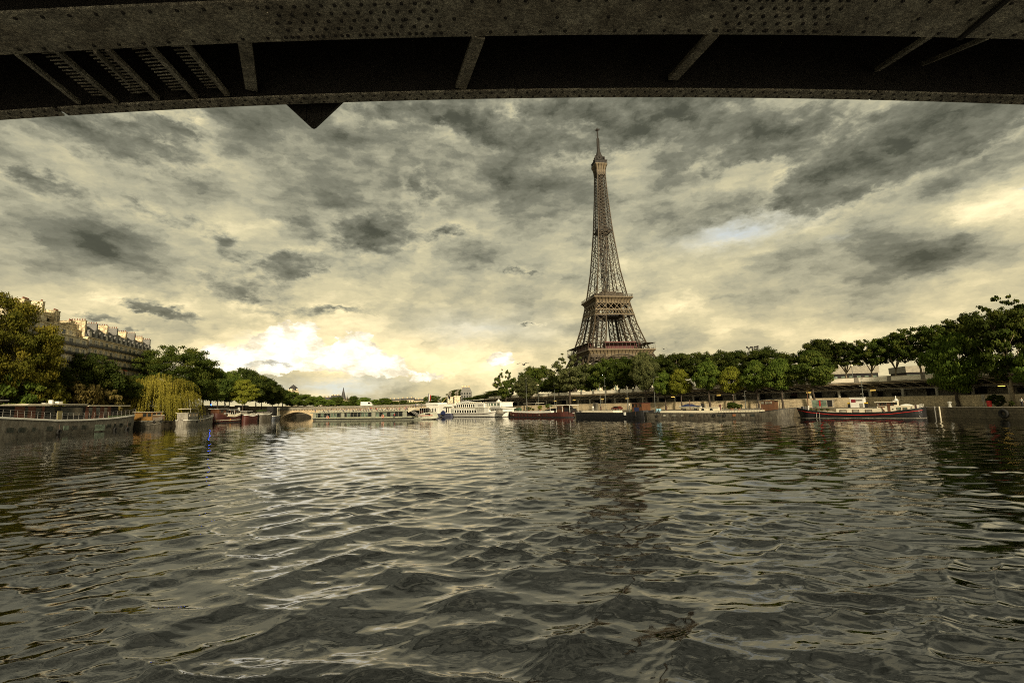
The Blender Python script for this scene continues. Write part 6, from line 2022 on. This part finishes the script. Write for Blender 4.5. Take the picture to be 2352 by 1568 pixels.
for px, m, lab in ((735, darkcar, 'dark car crossing the left part of the stone bridge'), (786, silver, 'silver car crossing the stone bridge under the church spire'), (958, whitecar, 'white car crossing the right part of the stone bridge')):
    p = at(px, 934, 343)
    car_proto('road_car', m, lab, (p.x, 343, ZB), math.pi)
# statues on plinths at the bridge end
bronze = mat('weathered statue stone', (.22, .20, .15), .8, .3, 1.5)
def statue(px, ytop, Y, pale_plinth, label):
    p = at(px, ytop, Y)
    s = thing('statue', label, 'statue', (p.x, Y, 6.0), R(20))
    h = p.z - 6.0
    ph = h * .52
    MB().box(-2.0, 2.0, -1.4, 1.4, 0, ph).box(-2.3, 2.3, -1.7, 1.7, ph, ph + .5).box(-2.3, 2.3, -1.7, 1.7, 0, .8).build('plinth', lime, s)
    k = (h - ph - .5) / 5.0
    mb = MB()
    v = lambda *q: Vector((q[0] * k, q[1] * k, ph + .5 + q[2] * k))
    # horse with a warrior standing beside it
    mb.tube([v(-1.3, .3, 2.4), v(-.6, .3, 2.5), v(.5, .3, 2.5), v(1.1, .3, 2.9)], [.5 * k, .72 * k, .65 * k, .5 * k], 8)
    mb.tube([v(1.0, .3, 2.8), v(1.5, .3, 3.9), v(1.7, .3, 4.4)], [.5 * k, .34 * k, .26 * k], 8)
    mb.tube([v(1.6, .3, 4.5), v(2.2, .3, 4.0)], [.28 * k, .16 * k], 8)
    for x, y in ((-1.1, .05), (-1.1, .6), (.9, .05), (.9, .6)):
        mb.tube([v(x, y, 2.3), v(x + .12, y, 1.2), v(x, y, 0)], [.28 * k, .16 * k, .14 * k], 6)
    mb.tube([v(-1.4, .3, 2.5), v(-1.9, .3, 1.4)], [.18 * k, .1 * k], 6)
    mb.tube([v(.2, -.7, 0), v(.25, -.7, 1.6), v(.2, -.7, 2.9)], [.2 * k, .3 * k, .22 * k], 8)
    mb.tube([v(-.15, -.7, 0), v(-.05, -.7, 1.6), v(.1, -.7, 2.9), v(.15, -.7, 3.9)], [.2 * k, .3 * k, .52 * k, .2 * k], 8)
    mb.tube([v(.15, -.7, 3.9), v(.18, -.7, 4.3), v(.18, -.7, 4.75)], [.16 * k, .3 * k, .16 * k], 8)
    mb.tube([v(.5, -.7, 3.5), v(1.0, -.4, 3.1), v(1.4, .1, 3.6)], [.2 * k, .15 * k, .12 * k], 6)
    mb.build('figure', bronze, s, True)
statue(1033, 897, 352, True, 'dark horse statue on a low plinth at the right end of the stone bridge')
statue(1049, 893, 336, True, 'pale horse statue on a taller plinth just left of the restaurant boat awning')

# ------------------------------------------------------------------ the far city
def far_building(px, ytop, w, Y, label, m=lime, roof=slate, bays=6, floors=5, zb=7):
    p = at(px, ytop, Y)
    h = p.z - zb
    W_ = w * Y / FOC
    t = thing('distant_building', label, 'building', (p.x - W_ / 2, Y, zb), R(rnd.uniform(-6, 6)), 'buildings on the far horizon')
    e = h * .74
    MB().box(0, W_, 0, 14, 0, e).build('wall', m, t)
    MB().add([(0, 0, e + .05), (W_, 0, e + .05), (W_, 14, e + .05), (0, 14, e + .05), (1.5, 2.5, h), (W_ - 1.5, 2.5, h), (W_ - 1.5, 11.5, h), (1.5, 11.5, h)], [(0, 1, 5, 4), (1, 2, 6, 5), (2, 3, 7, 6), (3, 0, 4, 7), (4, 5, 6, 7)]).build('roof', roof, t)
    for i in range(bays):
        for f in range(1, floors):
            x, z = W_ * (i + .5) / bays, e * f / floors
            MB().box(x - W_ / bays * .25, x + W_ / bays * .25, -.08, .02, z, z + e / floors * .62).build('window', GLASS, t)
    for i in range(3):
        x = W_ * (i + .6) / 3.4
        MB().box(x - .8, x + .8, 4, 8, e, h + 1.6).build('chimney_stack', brownst, t)
for a in ((742, 912, 30, 640, 'grey roofed building on the horizon between the church spire and the pyramid topped tower'), (768, 908, 22, 700, 'tallest grey building on the horizon left of the church spire', brownst), (803, 915, 26, 680, 'pale low building at the foot of the church spire'),
          (905, 916, 30, 720, 'brown building on the horizon right of the white van', brownst), (935, 914, 34, 680, 'cream building block on the horizon above the tour boat stern stairs'), (962, 916, 26, 660, 'pale building block on the horizon behind the flag', brownst),
          (883, 919, 20, 760, 'small grey building on the horizon just right of the white van', zinc), (1000, 922, 24, 640, 'pale building on the horizon behind the crane boom'), (662, 898, 12, 520, 'pale building top peeping over the trees left of the pyramid topped tower')):
    far_building(*a)
p = at(1068, 886, 420)
far_building(1070, 889, 24, 420, 'grey block with a flat top rising over the dark trees right of the statues', zinc, zinc, 4, 4)
# church spire
p = at(789, 889, 620)
t = thing('church_spire', 'dark pointed church spire rising over the far trees', 'church', (p.x, 620, 7))
h = p.z - 7
MB().box(-4, 4, -4, 4, 0, h * .42).build('tower', brownst, t)
MB().lathe((0, 0, 0), [(3.4, h * .42), (2.3, h * .6), (1.1, h * .82), (.12, h)], 8).build('spire', slate, t)
for sx in (-3.6, 3.6):
    for sy in (-3.6, 3.6):
        MB().lathe((sx, sy, 0), [(.8, h * .36), (.8, h * .46), (.06, h * .62)], 6).build('pinnacle', slate, t)
p = at(674, 883, 560)
t = thing('church_tower', 'dark stone tower with a pyramid top above the trees near the bridge left end', 'church', (p.x, 560, 7))
h = p.z - 7
MB().lathe((0, 0, 0), [(7.0, 0), (6.6, h * .70), (5.4, h * .74)], 8).build('tower_base', brownst, t)
MB().lathe((0, 0, 0), [(4.6, h * .74), (4.4, h * .85)], 8).build('belfry', slate, t)
for k in range(4):
    a = k * math.pi / 2
    MB().box(4.0 * math.cos(a) - 1.2, 4.0 * math.cos(a) + 1.2, 4.0 * math.sin(a) - 1.2, 4.0 * math.sin(a) + 1.2, h * .77, h * .83).build('opening', lime, t)
MB().lathe((0, 0, 0), [(5.2, h * .85), (2.4, h * .94), (.1, h)], 8).build('pyramid_roof', slate, t)
# pale buildings glimpsed through the right bank trees
for px, yt, w, Y, lab in ((1945, 842, 110, 175, 'long pale building with a dark ground floor seen through the plane tree trunks'), (2110, 840, 60, 150, 'pale building glimpsed between the plane trunks left of the big green quay tree'), (1372, 862, 90, 330, 'pale pavilion at the foot of the lattice tower')):
    p = at(px, yt, Y)
    W_ = w * Y / FOC
    t = thing('street_building', lab, 'building', (p.x - W_ / 2, Y, 8.5), R(-12))
    h = p.z - 8.5
    MB().box(0, W_, 0, 9, 0, h * .62).build('wall', DARKIN if px > 1500 else lime, t)
    MB().box(-.3, W_ + .3, -.4, 9.3, h * .62, h).build('fascia', mat('dull grey render', (.30, .275, .21), .9, .3) if px > 1500 else lime, t)
    for i in range(7):
        x = W_ * (i + .5) / 7
        MB().box(x - .6, x + .6, -.08, .02, .8, h * .5).build('window', GLASS3, t)

# ------------------------------------------------------------------ people
SKIN = mat('skin', (.36, .22, .15), .6, .1)
HAIR = mat('dark hair', (.03, .02, .014), .8, .3)
TROUS = mat('dark trousers', (.03, .032, .045), .9, .3)
def person_mesh(pose):
    """one continuous figure grown from a skeleton"""
    sit = pose == 'sit'
    J = {}
    hip = .50 if sit else .93
    P = [('pelvis', (0, 0, hip), .15), ('waist', (0, .01, hip + .20), .125), ('chest', (0, 0, hip + .42), .155), ('neck', (0, 0, hip + .58), .055), ('chin', (0, -.02, hip + .66), .075), ('head', (0, -.01, hip + .77), .105), ('crown', (0, 0, hip + .86), .07)]
    E = [(0, 1), (1, 2), (2, 3), (3, 4), (4, 5), (5, 6)]
    for s in (-1, 1):
        o = len(P)
        if sit:
            P += [('hip', (s * .10, 0, hip - .02), .10), ('knee', (s * .12, -.44, hip - .0), .070), ('ankle', (s * .12, -.42, hip - .44), .045), ('toe', (s * .13, -.58, hip - .47), .038)]
            A = [('shoulder', (s * .19, 0, hip + .50), .060), ('elbow', (s * .25, -.06, hip + .22), .045), ('wrist', (s * .16, -.28, hip + .12), .034), ('hand', (s * .12, -.36, hip + .11), .038)]
        elif pose == 'camera':
            P += [('hip', (s * .10, 0, hip - .05), .105), ('knee', (s * .12, -.03, .50), .068), ('ankle', (s * .12, .02, .09), .045), ('toe', (s * .14, -.15, .04), .038)]
            A = [('shoulder', (s * .19, 0, hip + .50), .060), ('elbow', (s * .27, -.18, hip + .34), .045), ('wrist', (s * .12, -.30, hip + .58), .034), ('hand', (s * .07, -.32, hip + .66), .038)]
        else:
            P += [('hip', (s * .10, 0, hip - .05), .105), ('knee', (s * .11, -.03, .50), .068), ('ankle', (s * .12, .02, .09), .045), ('toe', (s * .14, -.15, .04), .038)]
            A = [('shoulder', (s * .19, 0, hip + .50), .060), ('elbow', (s * .26, .03, hip + .22), .045), ('wrist', (s * .26, -.06, hip - .04), .034), ('hand', (s * .25, -.09, hip - .14), .038)]
        E += [(0, o), (o, o + 1), (o + 1, o + 2), (o + 2, o + 3)]
        o2 = len(P)
        P += A
        E += [(2, o2), (o2, o2 + 1), (o2 + 1, o2 + 2), (o2 + 2, o2 + 3)]
    me = bpy.data.meshes.new('figure')
    me.from_pydata([p[1] for p in P], E, [])
    ob = bpy.data.objects.new('figure', me)
    COL.objects.link(ob)
    md = ob.modifiers.new('skin', 'SKIN')
    sk = me.skin_vertices[0].data if me.skin_vertices else None
    if sk is None:
        return None
    for v, p in zip(sk, P):
        v.radius = (p[2], p[2] * (.82 if p[0] in ('waist', 'chest', 'pelvis') else 1))
    sk[0].use_root = True
    ss = ob.modifiers.new('smooth', 'SUBSURF')
    ss.levels = ss.render_levels = 1
    out = bpy.data.meshes.new_from_object(ob.evaluated_get(bpy.context.evaluated_depsgraph_get()))
    bpy.data.objects.remove(ob)
    for m in (SKIN, HAIR, TROUS, TROUS):
        out.materials.append(m)
    head_z = hip + .60
    for pl in out.polygons:
        c = pl.center
        mi = 3
        if c.z > head_z:
            mi = 1 if (c.z > hip + .82 or c.y > .045) else 0
        elif (abs(c.x) > .10 and (c.y < -.22 if sit else c.z < hip) and (c.z > hip + .05 if sit else abs(c.x) > .2)) or (pose == 'camera' and c.y < -.24 and c.z > hip):
            mi = 0
        elif c.z < hip + .06:
            mi = 2
        pl.material_index = mi
        pl.use_smooth = True
    return out
POSES = {}
def ensure_pose(pose):
    if pose not in POSES:
        POSES[pose] = person_mesh(pose)
    return POSES[pose]
SHIRT = {'white': mat('white shirt', (.60, .58, .52), .9, .1), 'black': mat('black jacket', (.015, .015, .017), .9, .2), 'red': mat('red top', (.36, .03, .03), .9, .1), 'blue': mat('blue top', (.04, .06, .20), .9, .1),
         'brown': mat('brown jacket', (.09, .055, .035), .9, .2), 'cream': mat('cream top', (.46, .40, .28), .9, .1), 'grey': mat('grey jacket', (.12, .115, .11), .9, .2), 'pink': mat('pink top', (.42, .20, .18), .9, .1)}
_pm = {}
def person(pose, shirt, label, loc, rz, group, scale=1.0):
    k = (pose, shirt)
    if k not in _pm:
        m = ensure_pose(pose).copy()
        m.materials[3] = SHIRT[shirt]
        _pm[k] = m
    o = link('person', _pm[k], None, loc)
    o.rotation_euler = (0, 0, rz)
    o.scale = (scale,) * 3
    return tag(o, label, 'person', group)
rr = random.Random(5)
b = TB
ang = math.atan2(b.u.y, b.u.x)
names = ['white', 'black', 'red', 'blue', 'brown', 'cream', 'grey', 'pink']
wts = [5, 7, 2, 3, 5, 3, 5, 2]
GP = 'passengers on the upper deck of the tour boat'
for i in range(34):
    x = txa + 2 + (txb - txa - 4) * i / 33 + .22
    for j, y in enumerate((-3.3, -2.2, -1.1, 1.1, 2.4)):
        if rr.random() < (.66 if i > 10 else .5):
            c = rr.choices(names, wts)[0]
            w = b.c + b.u * x + b.n * (y + rr.uniform(-.15, .15))
            gar = {'black': 'black jacket', 'brown': 'brown jacket', 'grey': 'grey jacket'}.get(c, c + ' top')
            person('sit', c, 'passenger in a %s seated on the crowded upper deck of the tour boat' % gar, (w.x, w.y, zd - .02), ang + math.pi / 2 + rr.uniform(-.3, .3), GP, 1.08)
for X, y, c, pose, lab in ((155 - 1937, -2.0, 'blue', 'stand', 'person in a blue top standing alone at the left end of the tour boat deck'), (605 - 1937, -1.9, 'black', 'stand', 'person in a black jacket standing alone on the left half of the tour boat deck'), (885 - 1937, -2.6, 'white', 'camera', 'person in a white top standing with arms raised left of the tour boat middle'),
                          (1000 - 1937, -2.0, 'black', 'stand', 'bulky person in a black jacket standing under the church spire'), (1028 - 1937, -2.6, 'black', 'stand', 'second person in a black jacket standing under the church spire'), (1635 - 1937, -2.2, 'white', 'camera', 'person in a white top standing with raised arms left of the white van'),
                          (1690 - 1937, -1.9, 'red', 'stand', 'person in a red top standing just left of the white van'), (1840 - 1937, -2.2, 'brown', 'camera', 'person in a brown jacket standing with raised hands under the white van'), (220, -2.0, 'brown', 'stand', 'person in a brown jacket standing right of the white van on the tour boat'),
                          (770, -2.4, 'blue', 'stand', 'person in a blue top standing at the right end of the tour boat deck'), (830, -2.6, 'grey', 'stand', 'person in a grey jacket standing above the tour boat stairs'), (870, -1.2, 'black', 'stand', 'person in a black jacket standing right above the tour boat stairs'), (720, -1.6, 'pink', 'stand', 'person in a pink top standing near the right end of the tour boat deck')):
    x = b.x((1500 + X / 6.918) * .57422, 940)
    w = b.c + b.u * x + b.n * y
    person(pose, c, lab, (w.x, w.y, zd), ang + rr.uniform(-.8, .8), GP, 1.15)
for X, c, lab in ((490, 'black', 'left of two people in dark clothes standing at the tour boat side door'), (525, 'red', 'right of two people standing at the tour boat side door, in a red top')):
    x = b.x((1500 + X / 6.918) * .57422, 950)
    w = b.c + b.u * x + b.n * (-b.B / 2 + .35)
    person('stand', c, lab, (w.x, w.y, .92), ang, 'people at the tour boat side door', 1.1)
for X, c, lab in ((910, 'grey', 'grey jacketed person on the bridge canopy deck of the tour boat'), (975, 'blue', 'blue topped person on the bridge canopy deck of the tour boat'), (1015, 'white', 'white topped person on the bridge canopy deck of the tour boat'), (1130, 'black', 'black jacketed person at the right end of the bridge canopy deck of the tour boat')):
    x = b.x((1500 + X / 6.918) * .57422, 950)
    w = b.c + b.u * x + b.n * -1.5
    person('stand', c, lab, (w.x, w.y, zd + 1.15), ang + rr.uniform(-1, 1), 'people on the bridge canopy of the tour boat', 1.05)
p, a = put(z4(1400, 280)[0], 4.5)
person('stand', 'black', 'lone person in dark clothes walking on the quay right of the red brown barge', p, a, None, 1.1)
p, a = put(2349, 5)
person('stand', 'white', 'person in a white top on the quay at the right edge of the picture', p, a, None)
for i, px in enumerate((700, 712, 741, 757, 770, 884, 899, 917, 946, 968)):
    p = at(px, 931, 337)
    person('stand', rr.choice(['black', 'grey', 'brown']), 'tiny pedestrian in dark clothes on the stone bridge', (p.x, 337.2, ZB), rr.uniform(0, 6), 'pedestrians on the stone bridge', 1.15)
# ------------------------------------------------------------------ birds
featherm = mat('dark feathers', (.06, .06, .055), .8, .2)
def bird(px, py, Y, s, label, rz):
    p = at(px, py, Y)
    o = thing('bird', label, 'bird', p, rz)
    mb = MB().tube([(-.28, 0, 0), (-.1, 0, .02), (.12, 0, .03), (.26, 0, .05), (.36, 0, .04)], [.02, .07, .085, .055, .012], 8)
    mb.add([(-.42, -.08, .0), (-.42, .08, .0), (-.2, .03, .0), (-.2, -.03, .0), (-.42, -.08, -.012), (-.42, .08, -.012), (-.2, .03, -.015), (-.2, -.03, -.015)], [(0, 1, 2, 3), (7, 6, 5, 4), (0, 3, 7, 4), (1, 0, 4, 5), (2, 1, 5, 6), (3, 2, 6, 7)])
    for v in range(len(mb.v)):
        mb.v[v] = tuple(c * s for c in mb.v[v])
    mb.build('body', featherm, o, True)
    for sg in (-1, 1):
        rows = []
        for y, x0, x1, z in ((0, -.10, .12, .05), (.25, -.10, .12, .20), (.5, -.16, .05, .24), (.78, -.24, -.10, .16), (.92, -.28, -.24, .10)):
            rows.append([(x0 * s, sg * y * s, z * s), (x1 * s, sg * y * s, z * s), (x1 * s, sg * y * s, (z + .02) * s), (x0 * s, sg * y * s, (z + .02) * s)])
        MB().loft(rows).build('wing', featherm, o)
bird(1203, 838, 60, 1.0, 'dark gull with bent wings flying left of the tower above the domed tree', R(60))
bird(1525, 802, 90, .8, 'tiny bird flying right of the lowest tower platform', R(100))
